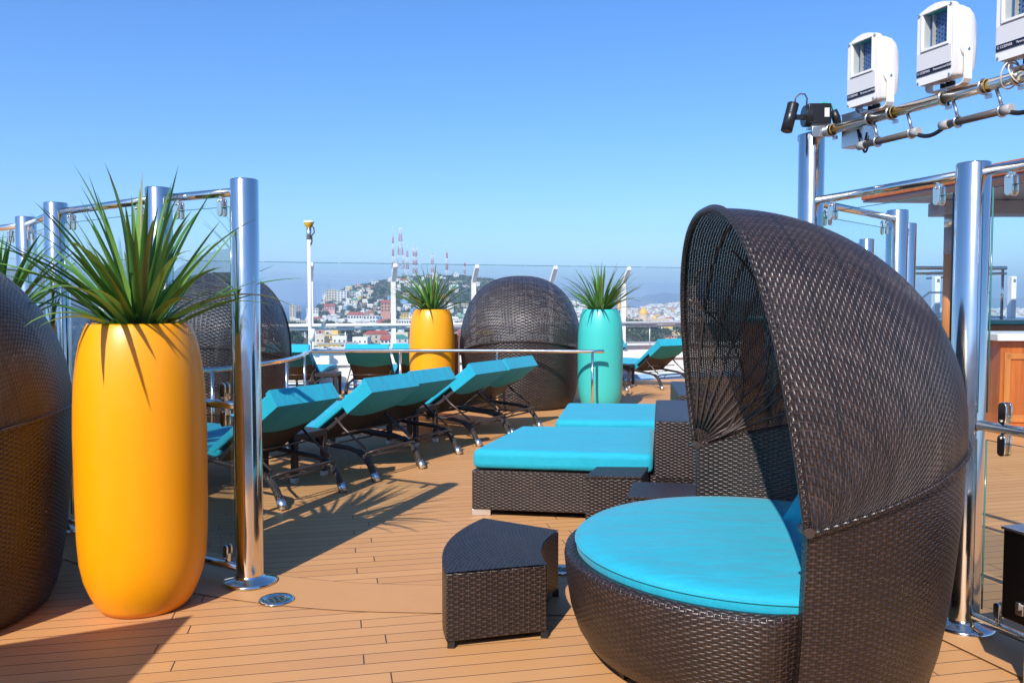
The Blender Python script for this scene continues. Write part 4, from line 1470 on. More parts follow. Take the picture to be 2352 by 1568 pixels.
# antenna pole with satellite receiver
q = at_u(712, F0[0] + FI.x * 0.45, F0[1] + FI.y * 0.45, FD.x, FD.y)
root = empty("antenna_pole", (q.x, q.y, 0), 0, "slim white pole topped by a yellow and white satellite receiver", "antenna")
MB().tube([(0, 0, 0), (0, 0, 2.78)], 0.032, 14).build("pole", M_white, root)
MB().tube([(0, 0, 2.70), (0, 0, 2.90)], 0.042, 14).build("collar", M_steel, root)
MB().lathe([(0.04, 2.90), (0.05, 2.92), (0.075, 2.95), (0.085, 2.985), (0.085, 2.99)], seg=24).build("receiver_base", mat("yellow_plastic", (0.75, 0.42, 0.01), 0.4), root)
MB().lathe([(0.092, 2.99), (0.095, 3.0), (0.09, 3.015), (0.05, 3.028), (0.0, 3.032)], seg=24).build("receiver_dome", M_white, root)
MB().tube([(0.03, -0.02, 2.95), (0.09, -0.02, 2.90), (0.10, -0.02, 2.82), (0.055, -0.03, 2.76), (0.06, -0.03, 2.66), (0.04, -0.03, 2.60)], 0.011, 8).build("cable", M_black, root)
MB().tube([(0.04, -0.03, 0.9), (0.045, -0.03, 1.12)], 0.05, 12).build("pole_bracket", M_white, root)

# teak cabinet peeking out behind the far orange planter
p = W(-1.09, 13.15)
root = empty("teak_cabinet", p, 0, "orange brown teak cabinet just visible between far orange planter and daybed", "cabinet")
MB().box((0, 0, 0.54), (0.50, 0.40, 1.06)).build("cabinet_body", M_wood, root, 0.006)
MB().box((0, 0, 1.085), (0.53, 0.43, 0.03)).build("cabinet_top", M_wood2, root, 0.004)

# ------------------------------------------------------------------ right background: bar, pergola, raised platform
cx = W(6.02, 10.2)
root = empty("bar_counter", cx, R(-4), "teak panelled bar counter with pale stone top at the right edge", "bar counter")
MB().box((1.5, 0.45, 0.555), (3.0, 0.85, 1.11)).build("counter_body", M_wood, root, 0.006)
MB().box((1.48, 0.42, 1.165), (3.14, 1.0, 0.09)).build("counter_top", M_stone, root, 0.01)
for k in range(4):
    for (dx, dz, sx, sz) in ((0, 0.93, 0.62, 0.07), (0, 0.16, 0.62, 0.09), (-0.30, 0.55, 0.07, 0.85), (0.30, 0.55, 0.07, 0.85)):
        MB().box((0.38 + 0.70 * k + dx, 0.018, dz), (sx, 0.022, sz)).build("panel_moulding", M_wood2, root, 0.003)
mos = bpy.data.materials.new("mosaic_tiles"); n = N(mos)
vr = n.n("ShaderNodeTexWhiteNoise", noise_dimensions='3D')
s_ = n.n("ShaderNodeVectorMath", operation='SNAP'); s_.inputs[1].default_value = (0.045, 0.045, 0.045)
n.t.links.new(n.obj(), s_.inputs[0]); n.t.links.new(s_.outputs[0], vr.inputs["Vector"])
cr = n.n("ShaderNodeValToRGB"); cr.color_ramp.interpolation = 'CONSTANT'
els = cr.color_ramp.elements
els[0].color = (0.75, 0.75, 0.68, 1); els[1].position = 0.35; els[1].color = (0.03, 0.12, 0.35, 1)
for pos, col in ((0.55, (0.04, 0.40, 0.38, 1)), (0.72, (0.55, 0.55, 0.15, 1)), (0.85, (0.8, 0.8, 0.75, 1))):
    e = els.new(pos); e.color = col
n.t.links.new(vr.outputs["Value"], cr.inputs[0]); n.t.links.new(cr.outputs[0], n.b.inputs["Base Color"]); n.set(Roughness=0.25)
p = W(5.95, 11.0)
root = empty("mosaic_plinth", p, 0, "low plinth clad in small blue green and white mosaic tiles behind the bar", "plinth")
MB().box((0.1, 0.3, 0.50), (0.5, 0.5, 1.0)).build("plinth_body", mos, root, 0.004)

# raised platform with railing
px0, py0 = 4.55, 12.6
root = empty("raised_platform", (0, 0, 0), 0, "raised teak fronted platform in the right background", "platform")
MB().box((9.3, 14.6, 0.62), (9.6, 3.2, 1.24)).build("platform_body", M_wood, root, 0.01)
MB().box((9.3, 14.56, 1.275), (9.7, 3.35, 0.05)).build("platform_rim", M_tealtrim, root, 0.005)
MB().box((9.3, 14.58, 1.31), (9.6, 3.2, 0.016)).build("platform_top", M_stone, root)
root = empty("platform_railing", (0, 0, 0), 0, "steel and glass railing on top of the raised platform", "railing")
yR = 13.1
zt = 1.6 + 77 / FP * yR
xe = (2308 - 1176) / FP * yR
for z, r in ((zt, 0.030), (zt - 0.085, 0.022), (1.36, 0.016)):
    MB().tube([(4.7, yR, z), (xe, yR, z), (xe + 0.05, yR + 0.1, z), (xe + 0.05, yR + 2.6, z)], r, 10).build("rail", M_chrome, root)
for u in (2079, 2176, 2262, 2300):
    x = (u - 1176) / FP * yR
    MB().tube([(x, yR, 1.32), (x, yR, zt)], 0.022, 10).build("post", M_chrome, root)
for u0, u1 in ((1800, 2072), (2084, 2170), (2182, 2256), (2268, 2296)):
    b = MB(); x0_, x1_ = (u0 - 1176) / FP * yR, (u1 - 1176) / FP * yR
    b.poly([(x0_, yR, 1.38), (x1_, yR, 1.38), (x1_, yR, zt - 0.13), (x0_, yR, zt - 0.13)]); b.build("glass_pane", M_glass, root)
for uc in (2108, 2190):
    x0_ = (uc - 1176) / FP * (yR + 0.9); yy = yR + 0.9
    zA, zB = 1.6 + 21 / FP * yy, 1.6 - 27 / FP * yy
    pts = [(x0_ + 0.62, yy, zA), (x0_ + 0.18, yy, zA), (x0_ - 0.02, yy, zA - 0.16), (x0_ - 0.03, yy, zA - 0.22), (x0_ + 0.06, yy, zB), (x0_ + 0.62, yy, zB)]
    MB().tube(pts, 0.016, 8).build("pool_grab_rail", M_chrome, root)
for u, wd in ((2148, 12), (2322, 11)):
    yy = yR + 1.6; x = (u - 1176) / FP * yy
    root = empty("white_locker", (x, yy, 1.32), 0, "narrow white upright locker on the platform " + ("left of the teak column" if u < 2200 else "near the right edge"), "locker", "white lockers on the platform")
    z1 = 1.6 + 58 / FP * yy - 1.32
    MB().box((0, 0, z1 / 2), (wd / FP * yy, 0.14, z1)).build("locker_body", M_white, root, 0.01)
    MB().box((0, -0.075, z1 * 0.9), (wd / FP * yy * 0.5, 0.01, 0.05)).build("handle", M_steel, root)

# pergola
root = empty("pergola", (0, 0, 0), 0, "teak pergola roof with mauve underside on a teak column at the right", "pergola")
A = G(1982, 466, 3.10); B_ = G(2352, 402, 3.10)
d_ = (B_ - A).normalized()
Bf = A + d_ * 6.0
poly = [(A.x, A.y), (Bf.x, Bf.y), (13.0, Bf.y), (13.0, A.y + 0.4)]
b = MB().prism([poly[0], poly[1], poly[2], poly[3]], 3.10, 3.13)
b.build("soffit", M_soffit, root)
poly2 = [(x + (0.03 if k in (2, 3) else -0.03), y) for k, (x, y) in enumerate(poly)]
MB().prism(poly2, 3.135, 3.30).build("fascia", M_wood, root, 0.01)
nn = Vector((-d_.y, d_.x, 0))
zc = 2.915
MB().box((9.7, A.y - 0.2, 2.99), (6.7, 0.5, 0.20)).build("cross_beam", M_soffit, root, 0.01)
xc = (2167 - 1176) / FP * (A.y - 0.2)
MB().tube([(xc, A.y - 0.3, 0.0), (xc, A.y - 0.3, 2.72)], 0.070, 24).build("column", M_wood2, root)
MB().tube([(xc, A.y - 0.3, 2.30), (xc, A.y - 0.3, 2.70)], 0.0715, 24).build("column_shade_band", M_soffit, root)  # mauve band on the upper column, shade put into the colour
MB().tube([(xc, A.y - 0.3, 2.70), (xc, A.y - 0.3, 2.90)], 0.073, 24).build("column_collar", M_steel, root)

# loungers by the platform
dup(lg0, Vector((6.05, 10.9, 0)), R(60), "sun lounger with a blue towel in front of the raised platform")
o = dup(lg0, Vector((7.25, 10.7, 0)), R(150), "sun lounger behind the right steel post beside the bar")
tw = MB()
def towf(u, v):
    L = 0.62 * u
    x = 6.05; 
    return (L, -0.3 + 0.6 * v, 0.02 * math.sin(9 * v + 3 * u))
# towel draped over the backrest of that lounger
a = Vector((0.03, 0, 0.93)); e = Vector((0.55, 0, 0.52))
def tow(u, v):
    y = -0.30 + 0.60 * v
    if u < 0.3:
        t = u / 0.3
        return (-0.03 + 0.10 * (1 - t) * 0.3, y, 0.62 + 0.38 * t + 0.006 * math.sin(12 * v))
    t = (u - 0.3) / 0.7
    return (-0.02 + 0.62 * t, y, 1.005 - 0.46 * t + 0.008 * math.sin(14 * v + 5 * t))
b = MB().grid(tow, 20, 16)
t_o = b.build("blue_towel", M_towel, None)
t_o.location = (6.05, 10.9, 0.0); t_o.rotation_euler = (0, 0, R(60))
tag(t_o, "bright blue towel hung over a lounger back by the platform", "towel")


# ------------------------------------------------------------------ the sea, the shore and the hillside town
def far(u, v, d):
    """point at distance d (along the view) on the bearing of column u, height from row v"""
    return Vector(((u - 1176) / FP * d, d, H - (v - 693) / FP * d))
SEA = -33.5
m_sea = bpy.data.materials.new("sea_water"); n = N(m_sea)
n.set(Base_Color=(0.010, 0.060, 0.135), Roughness=0.36)
n.b.inputs["Specular IOR Level"].default_value = 0.25
pz = n.xyz(n.gen())
n.bump(n.noise(n.vec(n.m('MULTIPLY', pz[0], 0.05), n.m('MULTIPLY', pz[1], 0.12)), 1.0, 6, 0.6), 1.0, 1.2)
b = MB().disc((0, 0, SEA), 45000, 96)
tag(b.build("sea_water", m_sea), "blue open sea behind the town", kind="structure")

m_land = bpy.data.materials.new("scrub_land"); n = N(m_land)
g = n.gen()
f1 = n.ramp(n.noise(g, 0.012, 6, 0.65), 0.42, 0.60)
f2 = n.ramp(n.noise(g, 0.06, 5, 0.6), 0.40, 0.66)
c_ = n.mix(f1, (0.050, 0.075, 0.026), (0.10, 0.105, 0.050))
n.set(Base_Color=n.mix(n.m('MULTIPLY', f2, 0.45), c_, (0.24, 0.19, 0.12)), Roughness=0.95)
n.bump(n.noise(g, 0.12, 5, 0.7), 1.0, 6.0)

def interp(tab, x):
    if x <= tab[0][0]: return tab[0][1]
    for i in range(len(tab) - 1):
        if x <= tab[i + 1][0]:
            t = (x - tab[i][0]) / (tab[i + 1][0] - tab[i][0]); t = t * t * (3 - 2 * t)
            return tab[i][1] * (1 - t) + tab[i + 1][1] * t
    return tab[-1][1]
def sst(a, b_, x):
    t = max(0.0, min(1.0, (x - a) / (b_ - a))); return t * t * (3 - 2 * t)
zz = lambda v, d: H - (v - 693) / FP * d
SK1 = [(690, -31), (716, zz(716, 1700)), (738, zz(690, 1700)), (770, zz(673, 1700)), (815, zz(659, 1700)), (845, zz(653, 1700)), (878, zz(645, 1700)), (930, zz(638, 1700)), (1000, zz(634, 1700)), (1060, zz(636, 1700)),
       (1110, zz(641, 1700)), (1180, zz(652, 1700)), (1260, zz(675, 1700)), (1340, zz(704, 1700)), (1420, -31)]
SK2 = [(1380, -31), (1450, zz(712, 2600)), (1500, zz(704, 2600)), (1560, zz(699, 2600)), (1650, zz(692, 2600)), (1800, zz(690, 2600)), (2000, zz(705, 2600)), (2150, zz(713, 2600)), (2600, zz(713, 2600))]
COAST = [(500, 760), (590, 930), (640, 1120), (700, 1300), (735, 1500), (760, 2050), (1300, 2150), (1400, 2900), (2600, 3000)]
SHW = [(500, 900), (700, 1000), (900, 1050), (1300, 1150)]
def terrain(u, d):
    z = -31.0
    a1 = interp(SK1, u) + 31; s1 = interp(SHW, u)
    z += max(0, a1) * (sst(s1, 1720, d) ** 0.9) * (1 - sst(1760, 2100, d))
    a2 = interp(SK2, u) + 31
    z += max(0, a2) * sst(1500, 2600, d)
    z += 1.4 * math.sin(u * 0.031 + d * 0.013) * math.sin(d * 0.021 - u * 0.017)
    c = interp(COAST, u)
    z -= 14 * sst(c, c + 70, d)
    return z
b = MB()
us = [200 + 14 * i for i in range(170)]; ds = [430 + 34 * i for i in range(80)]
idx = [[b.vert(((u - 1176) / FP * d, d, terrain(u, d) if d > 450 else SEA - 3)) for d in ds] for u in us]
for i in range(len(us) - 1):
    for j in range(len(ds) - 1):
        b.face([idx[i][j], idx[i + 1][j], idx[i + 1][j + 1], idx[i][j + 1]], [(0, 0)] * 4, 0, True)
tag(b.build("town_hill_terrain", m_land), "scrub covered coastal hill and flat land under the town", kind="structure")

m_ridge = mat_var("bare_ridge", (0.12, 0.105, 0.075), 0.95, 0.3, 0.002)
def ridge(name, prof, d, depth, label):
    b = MB(); fr = []; tp = []; bk = []
    rnd = random.Random(5)
    for (u, v) in prof:
        vv = v + rnd.uniform(-1.2, 1.2)
        p = far(u, vv, d)
        fr.append(b.vert(((u - 1176) / FP * (d - depth), d - depth, SEA - 2)))
        tp.append(b.vert(p)); bk.append(b.vert((p.x, d + depth, SEA - 2)))
    mid = [b.vert((b.v[fr[i]][0] * 0.45 + b.v[tp[i]][0] * 0.55, b.v[fr[i]][1] * 0.45 + b.v[tp[i]][1] * 0.55, b.v[tp[i]][2] * rnd.uniform(0.35, 0.55) + SEA * 0.5)) for i in range(len(prof))]
    for i in range(len(prof) - 1):
        b.face([fr[i], fr[i + 1], mid[i + 1], mid[i]], None, 0, True); b.face([mid[i], mid[i + 1], tp[i + 1], tp[i]], None, 0, True); b.face([tp[i], tp[i + 1], bk[i + 1], bk[i]], None, 0, True)
    tag(b.build(name, m_ridge), label, kind="structure")
def fine(tab, step=12):
    u = tab[0][0]; out = []
    while u <= tab[-1][0]:
        out.append((u, interp(tab, u))); u += step
    return out
ridge("distant_mountain_hills", fine([(1180, 712), (1240, 680), (1285, 661), (1310, 656), (1345, 664), (1400, 690), (1430, 700), (1460, 688), (1490, 677), (1530, 672), (1580, 674), (1650, 679), (1750, 684), (1850, 680), (1990, 690), (2080, 684), (2160, 672), (2230, 678), (2300, 686), (2400, 680), (2600, 690)]), 8600, 900, "pale blue mountains across the bay")

# ---- houses
def wall_mat():
    m = bpy.data.materials.new("painted_house_wall"); n = N(m)
    oi = n.n("ShaderNodeObjectInfo")
    d = n.noise(n.obj(), 0.3, 4)
    n.set(Base_Color=n.mix(n.m('MULTIPLY', d, 0.35), oi.outputs["Color"], (0.30, 0.27, 0.23)), Roughness=0.85)
    return m
M_hw = wall_mat()
M_hwin = mat("dark_house_window", (0.035, 0.04, 0.05), 0.25)
M_hroof = mat_var("flat_house_roof", (0.42, 0.39, 0.35), 0.9, 0.25, 0.3)
M_htile = mat_var("red_house_roof", (0.38, 0.085, 0.05), 0.8, 0.2, 0.5)
M_hgreen = mat_var("green_house_roof", (0.05, 0.24, 0.18), 0.7, 0.2, 0.5)
WCOL = {"white": (0.80, 0.79, 0.76, 1), "cream": (0.68, 0.60, 0.44, 1), "yellow": (0.78, 0.52, 0.09, 1), "terracotta": (0.60, 0.24, 0.14, 1), "pink": (0.72, 0.38, 0.33, 1),
        "blue": (0.20, 0.42, 0.68, 1), "green": (0.25, 0.50, 0.36, 1), "grey": (0.40, 0.38, 0.36, 1)}
def house_mesh(w_, d_, h_, roof, rnd):
    b = MB()
    def bx(cx, cy, z0, z1, sx, sy, m): b.box((cx, cy, (z0 + z1) / 2), (sx, sy, z1 - z0), 0, m)
    bx(0, 0, -7, h_, w_, d_, 0)
    bx(0, 0, h_, h_ + 0.35, w_ + 0.5, d_ + 0.5, 1 if roof == 'flat' else 2 if roof == 'tile' else 3)
    if roof == 'flat':
        if rnd.random() < 0.7: bx(rnd.uniform(-.25, .25) * w_, rnd.uniform(-.2, .2) * d_, h_ + 0.35, h_ + 0.35 + rnd.uniform(1.8, 3.2), w_ * rnd.uniform(.25, .5), d_ * .4, 0)
        if rnd.random() < 0.6: bx(rnd.uniform(-.4, .4) * w_, 0.2 * d_, h_ + 0.35, h_ + 1.7, 1.3, 1.3, 3 if rnd.random() < 0.3 else 0)
    else:
        z0, z1 = h_ + 0.35, h_ + 0.35 + 0.22 * d_
        p = [(-w_ / 2 - .4, -d_ / 2 - .4, z0), (w_ / 2 + .4, -d_ / 2 - .4, z0), (w_ / 2 + .4, d_ / 2 + .4, z0), (-w_ / 2 - .4, d_ / 2 + .4, z0), (-w_ / 3, 0, z1), (w_ / 3, 0, z1)]
        q = [b.vert(x) for x in p]; k = 2 if roof == 'tile' else 3
        b.face([q[0], q[1], q[5], q[4]], None, k); b.face([q[2], q[3], q[4], q[5]], None, k); b.face([q[1], q[2], q[5]], None, k); b.face([q[3], q[0], q[4]], None, k)
    nf = max(1, int(h_ // 3)); nw = max(2, int(w_ // 3.4))
    for f in range(nf):
        zc = 1.7 + f * (h_ / nf)
        for k in range(nw):
            if rnd.random() < 0.12: continue
            x = -w_ / 2 + w_ * (k + 0.5) / nw
            ww = rnd.uniform(1.0, 1.7)
            bx(x, -d_ / 2 - 0.02, zc - 0.8, zc + 0.8, ww, 0.12, 4)
        if rnd.random() < 0.3: bx(0, -d_ / 2 - 0.6, zc - 1.2, zc - 0.9, w_ * 0.8, 1.2, 1)
        for k in range(2):
            y = -d_ / 4 + k * d_ / 2
            bx(-w_ / 2 - 0.02, y, zc - 0.7, zc + 0.7, 0.12, 1.2, 4)
    return b
rnd = random.Random(42)
protos = []
for i in range(26):
    w_ = rnd.uniform(8, 17); d_ = rnd.uniform(8, 13); h_ = rnd.choice([3.4, 3.6, 6.4, 6.6, 6.8, 9.6])
    roof = 'flat' if rnd.random() < 0.8 else ('tile' if rnd.random() < 0.75 else 'green')
    o = house_mesh(w_, d_, h_, roof, rnd).build("town_house", [M_hw, M_hroof, M_htile, M_hgreen, M_hwin])
    protos.append((o.data, roof, h_, w_))
    bpy.data.objects.remove(o)
taken = []
USED = set()
LANDM = [(662, 760, "the left town park"), (672, 727, "the twin pale towers"), (672, 748, "the long yellowish arcade"), (718, 716, "the leftmost white post"), (775, 690, "the stepped apartment block"),
         (842, 690, "the white concrete frame block"), (822, 675, "the pink tower block"), (906, 687, "the columned hillside house"), (757, 708, "the long maroon roofed house"),
         (818, 730, "the wide maroon roofed house"), (855, 735, "the white and blue house"), (880, 747, "the red and green house"), (924, 745, "the bright yellow house"),
         (930, 724, "the small yellow house"), (886, 706, "the gabled brick house"), (900, 792, "the ribbon windowed building"), (756, 800, "the flat yellow building"),
         (800, 795, "the white warehouse"), (824, 770, "the long grey shed"), (936, 742, "the arched grey hall"), (921, 640, "the broad lattice tower"), (994, 645, "the pale lattice mast"),
         (1027, 645, "the slim right mast"), (1068, 648, "the smallest mast"), (1100, 700, "the third white post"), (996, 700, "the far orange planter's plant"), (1040, 740, "the far orange planter"),
         (1196, 700, "the back of the far daybed"), (1300, 720, "the turquoise planter's plant"), (1432, 730, "the cathedral spires"), (1480, 735, "the golden main dome"),
         (1505, 742, "the small golden dome"), (1496, 800, "the long low white building"), (1550, 763, "the ochre block"), (1542, 780, "the red framed facade"), (1480, 780, "the right town park"),
         (1540, 715, "the right hill houses"), (1580, 740, "the edge of the open daybed"), (2160, 710, "the teak column"), (2250, 712, "the right steel post"), (2336, 712, "the platform railing corner")]
def add_house(u, d, col=None):
    me, roof, h_, w_ = rnd.choice(protos)
    if col is None:
        col = rnd.choices(list(WCOL), [60, 14, 6, 5, 5, 4, 2, 4])[0]
    o = bpy.data.objects.new("town_house", me); C.objects.link(o)
    o.location = ((u - 1176) / FP * d, d, terrain(u, d) - 0.3)
    o.rotation_euler = (0, 0, math.atan2(-(u - 1176), FP) + rnd.uniform(-0.5, 0.5))
    k = rnd.uniform(0.85, 1.25) * (1.0 if d < 900 else 0.88); o.scale = (k, k, k)
    o.color = WCOL[col]
    hv = 693 + (H - terrain(u, d)) * FP / d
    lm = min(LANDM, key=lambda q: math.hypot((q[0] - u), 1.8 * (q[1] - hv)))
    du, dv = u - lm[0], hv - lm[1]
    if abs(du) > 1.3 * abs(dv): rel = ("just " if abs(du) < 12 else "") + ("right of " if du > 0 else "left of ")
    else: rel = ("just " if abs(dv) < 6 else "") + ("below " if dv > 0 else "above ")
    near_ = rel + lm[2]
    where = "on the low town flat" if d < 900 else ("on the hillside below the masts" if u < 1300 and terrain(u, d) > -20 else ("in the town right of the cathedral" if u > 1400 else "in the middle of the town"))
    st = "%d storey" % max(1, int(h_ // 3))
    kind_ = {"flat": "flat roofed", "tile": "red roofed", "green": "green roofed"}[roof]
    lab = "%s %s house of %s %s" % (col, kind_, st, near_)
    for w_2 in ("", "boxy ", "angled ", "small ", "sunlit ", "bulky ", "plain "):
        if w_2 + lab not in USED: break
    USED.add(w_2 + lab)
    tag(o, w_2 + lab, "house", "%s %s town houses" % (col, kind_))
    return o
def free(x, y, r):
    for (a, c, q) in taken:
        if (a - x) ** 2 + (c - y) ** 2 < (r + q) ** 2: return False
    taken.append((x, y, r)); return True

def building(u, v0, v1, d, wpx, label, col="white", roof=None, floors=3, cols=5, dep=14, cat="building", yaw=0.0, wm=None):
    """named building: base row v0, top row v1, width in photo px"""
    z0 = zz(v0, d); z1 = zz(v1, d); w_ = wpx / FP * d; h_ = z1 - z0
    root = empty("town_building", ((u - 1176) / FP * d, d, z0), math.atan2(-(u - 1176), FP) + yaw, label, cat, None)
    c = MB(); c.box((0, 0, (h_ - 16) / 2), (w_, dep, h_ + 16)); o = c.build("wall", wm or M_hw, root); o.color = WCOL[col]
    rr = MB()
    if roof in (None, 'flat'):
        rr.box((0, 0, h_ + 0.3), (w_ + 0.6, dep + 0.6, 0.6)); r = rr.build("roof", M_hroof, root)
    else:
        rr.box((0, 0, h_ + 0.3), (w_ + 1.2, dep + 1.2, 0.6))
        q = [rr.vert(p) for p in ((-w_ / 2 - .6, -dep / 2 - .6, h_ + .62), (w_ / 2 + .6, -dep / 2 - .6, h_ + .62), (w_ / 2 + .6, dep / 2 + .6, h_ + .62), (-w_ / 2 - .6, dep / 2 + .6, h_ + .62), (-w_ / 2.4, 0, h_ + 3.6), (w_ / 2.4, 0, h_ + 3.6))]
        rr.face([q[0], q[1], q[5], q[4]]); rr.face([q[2], q[3], q[4], q[5]]); rr.face([q[1], q[2], q[5]]); rr.face([q[3], q[0], q[4]])
        r = rr.build("roof", M_htile if roof == 'tile' else M_hgreen, root)
    fh = h_ / floors
    for f in range(floors):
        for k in range(cols):
            x = -w_ / 2 + w_ * (k + 0.5) / cols
            MB().box((x, -dep / 2 - 0.03, fh * (f + 0.52)), (w_ / cols * 0.58, 0.2, fh * 0.5)).build("window", M_hwin, root)
    taken.append((root.location.x, d, w_ * 0.55))
    return root
building(672, 727, 699, 1230, 13, "taller pale apartment tower of the pair at the far left shore", "cream", floors=7, cols=2, dep=12)
building(686, 722, 702, 1255, 10, "lower pale apartment tower of the pair at the far left shore", "grey", floors=6, cols=2, dep=12)
building(672, 753, 737, 960, 60, "long yellowish arcaded building at the left end of the town", "cream", floors=2, cols=12, dep=18)
building(718, 720, 708, 1180, 26, "low white block beside the white windbreak post", "white", floors=2, cols=4)
building(762, 700, 665, 1420, 24, "stepped pale apartment block on the left shoulder of the hill", "cream", floors=6, cols=4)
building(786, 704, 668, 1400, 22, "cream apartment block with balconies on the left shoulder", "white", floors=7, cols=3)
building(809, 702, 672, 1440, 14, "grey green apartment block right of the balconied one", "grey", floors=6, cols=2)
building(842, 700, 676, 1400, 20, "white concrete frame block with dark openings on the hillside", "white", floors=4, cols=3)
building(822, 690, 653, 1600, 11, "tall pink tower block on the hill crest", "pink", floors=7, cols=2)
building(851, 676, 663, 1600, 10, "small terracotta block right of the pink tower", "terracotta", floors=3, cols=2)
building(906, 692, 681, 1450, 34, "long hillside house with white columns and dark openings", "cream", floors=1, cols=8)
building(757, 712, 703, 1200, 24, "long low house with maroon roof left on the slope", "pink", 'tile', floors=2, cols=4)
building(818, 733, 723, 1020, 38, "wide maroon roofed house in the middle of the slope", "white", 'tile', floors=1, cols=6)
building(852, 742, 725, 930, 34, "white and pale blue two storey house in the middle", "white", floors=2, cols=5)
building(872, 741, 727, 925, 12, "bright blue house front beside the white one", "blue", floors=2, cols=2)
building(880, 752, 741, 850, 24, "house with red roof and green base above the white rails", "green", 'tile', floors=1, cols=4)
building(924, 750, 739, 860, 30, "bright yellow house left of the far orange planter", "yellow", floors=2, cols=4)
building(930, 728, 719, 1040, 18, "small yellow house higher on the slope", "yellow", floors=2, cols=3)
building(886, 716, 695, 1150, 22, "pinkish brick gabled house high on the slope", "terracotta", 'tile', floors=3, cols=3)
building(900, 803, 780, 620, 52, "white three storey building with red roof and ribbon windows", "white", 'tile', floors=3, cols=6, dep=12)
building(756, 806, 790, 590, 52, "flat yellow building at the foot of the town", "yellow", floors=1, cols=5, dep=12)
building(800, 800, 788, 610, 44, "white gabled warehouse roof beside the yellow building", "white", floors=1, cols=3, dep=10)
building(824, 776, 764, 700, 44, "long grey windowless shed behind the trees", "grey", floors=1, cols=2, dep=12)
building(936, 750, 733, 800, 40, "pale grey hall with tall dark arches beside the orange planter", "white", floors=1, cols=7, dep=14)
building(962, 796, 781, 640, 44, "low pale building partly behind the orange planter", "white", floors=1, cols=4)
building(1496, 806, 793, 600, 56, "long low white building with pinkish wall right of the turquoise planter", "cream", floors=1, cols=5)
building(1550, 770, 757, 800, 40, "yellow ochre block at the right edge of the town", "yellow", floors=2, cols=4)
building(1542, 788, 770, 700, 26, "white building with red framed facade right of the park trees", "terracotta", floors=3, cols=4)
building(1000, 650, 641, 1700, 26, "white villa on the crest among the masts", "white", floors=2, cols=4)
building(932, 664, 650, 1650, 22, "white stepped villa just below the masts", "white", floors=3, cols=3)
building(1022, 648, 640, 1710, 30, "long white station building on the crest", "white", floors=1, cols=5)
building(1150, 668, 657, 1600, 18, "small white house right of the masts behind the daybed", "white", floors=2, cols=3)

# cathedral with twin spires and golden domes
M_gold = mat_var("golden_dome_tile", (0.80, 0.42, 0.04), 0.5, 0.1, 0.5)
M_cstone = mat_var("sand_coloured_stone", (0.60, 0.46, 0.32), 0.9, 0.15, 0.3)
d0 = 1250
P0 = far(1432, 752, d0)
root = empty("cathedral", P0, 0, "sand coloured cathedral with tall yellow spires and golden domes", "cathedral")
def px(n_): return n_ / FP * d0
MB().box((px(62), px(10), px(8)), (px(95), px(30), px(26))).build("nave", M_cstone, root)
for k in range(9): MB().box((px(22 + 10 * k), px(-6), px(9)), (px(4), px(1.5), px(12))).build("nave_window", M_hwin, root)
for (x, y) in ((4, 0), (-9, 9)):
    t = MB().box((px(x), px(y), px(20)), (px(10), px(10), px(50))).build("bell_tower", M_cstone, root)
    for zc, wd in ((22, 3.2), (36, 2.8)): MB().box((px(x), px(y - 5.2), px(zc)), (px(wd), px(0.6), px(8))).build("belfry_opening", M_hwin, t)
    MB().lathe([(px(5.4), px(45)), (px(4.6), px(47)), (px(3.2), px(56)), (px(1.6), px(66)), (0, px(76))], (px(x), px(y), 0), 8, smooth=False).build("spire", M_gold, t)
MB().lathe([(px(11), px(20)), (px(11), px(30)), (px(11.5), px(31)), (px(10.5), px(36)), (px(7.5), px(41)), (px(3), px(44)), (px(1.2), px(46)), (0, px(49))], (px(48), px(14), 0), 20).build("main_dome", M_gold, root)
MB().lathe([(px(11.4), px(16)), (px(11.4), px(29.5))], (px(48), px(14), 0), 12, smooth=False).build("dome_drum", M_cstone, root)
MB().lathe([(px(6.5), px(14)), (px(6.5), px(19)), (px(5.5), px(23)), (px(3), px(26)), (0, px(28))], (px(73), px(10), 0), 16).build("small_dome", M_gold, root)
taken.append((P0.x + px(50), d0, px(60)))

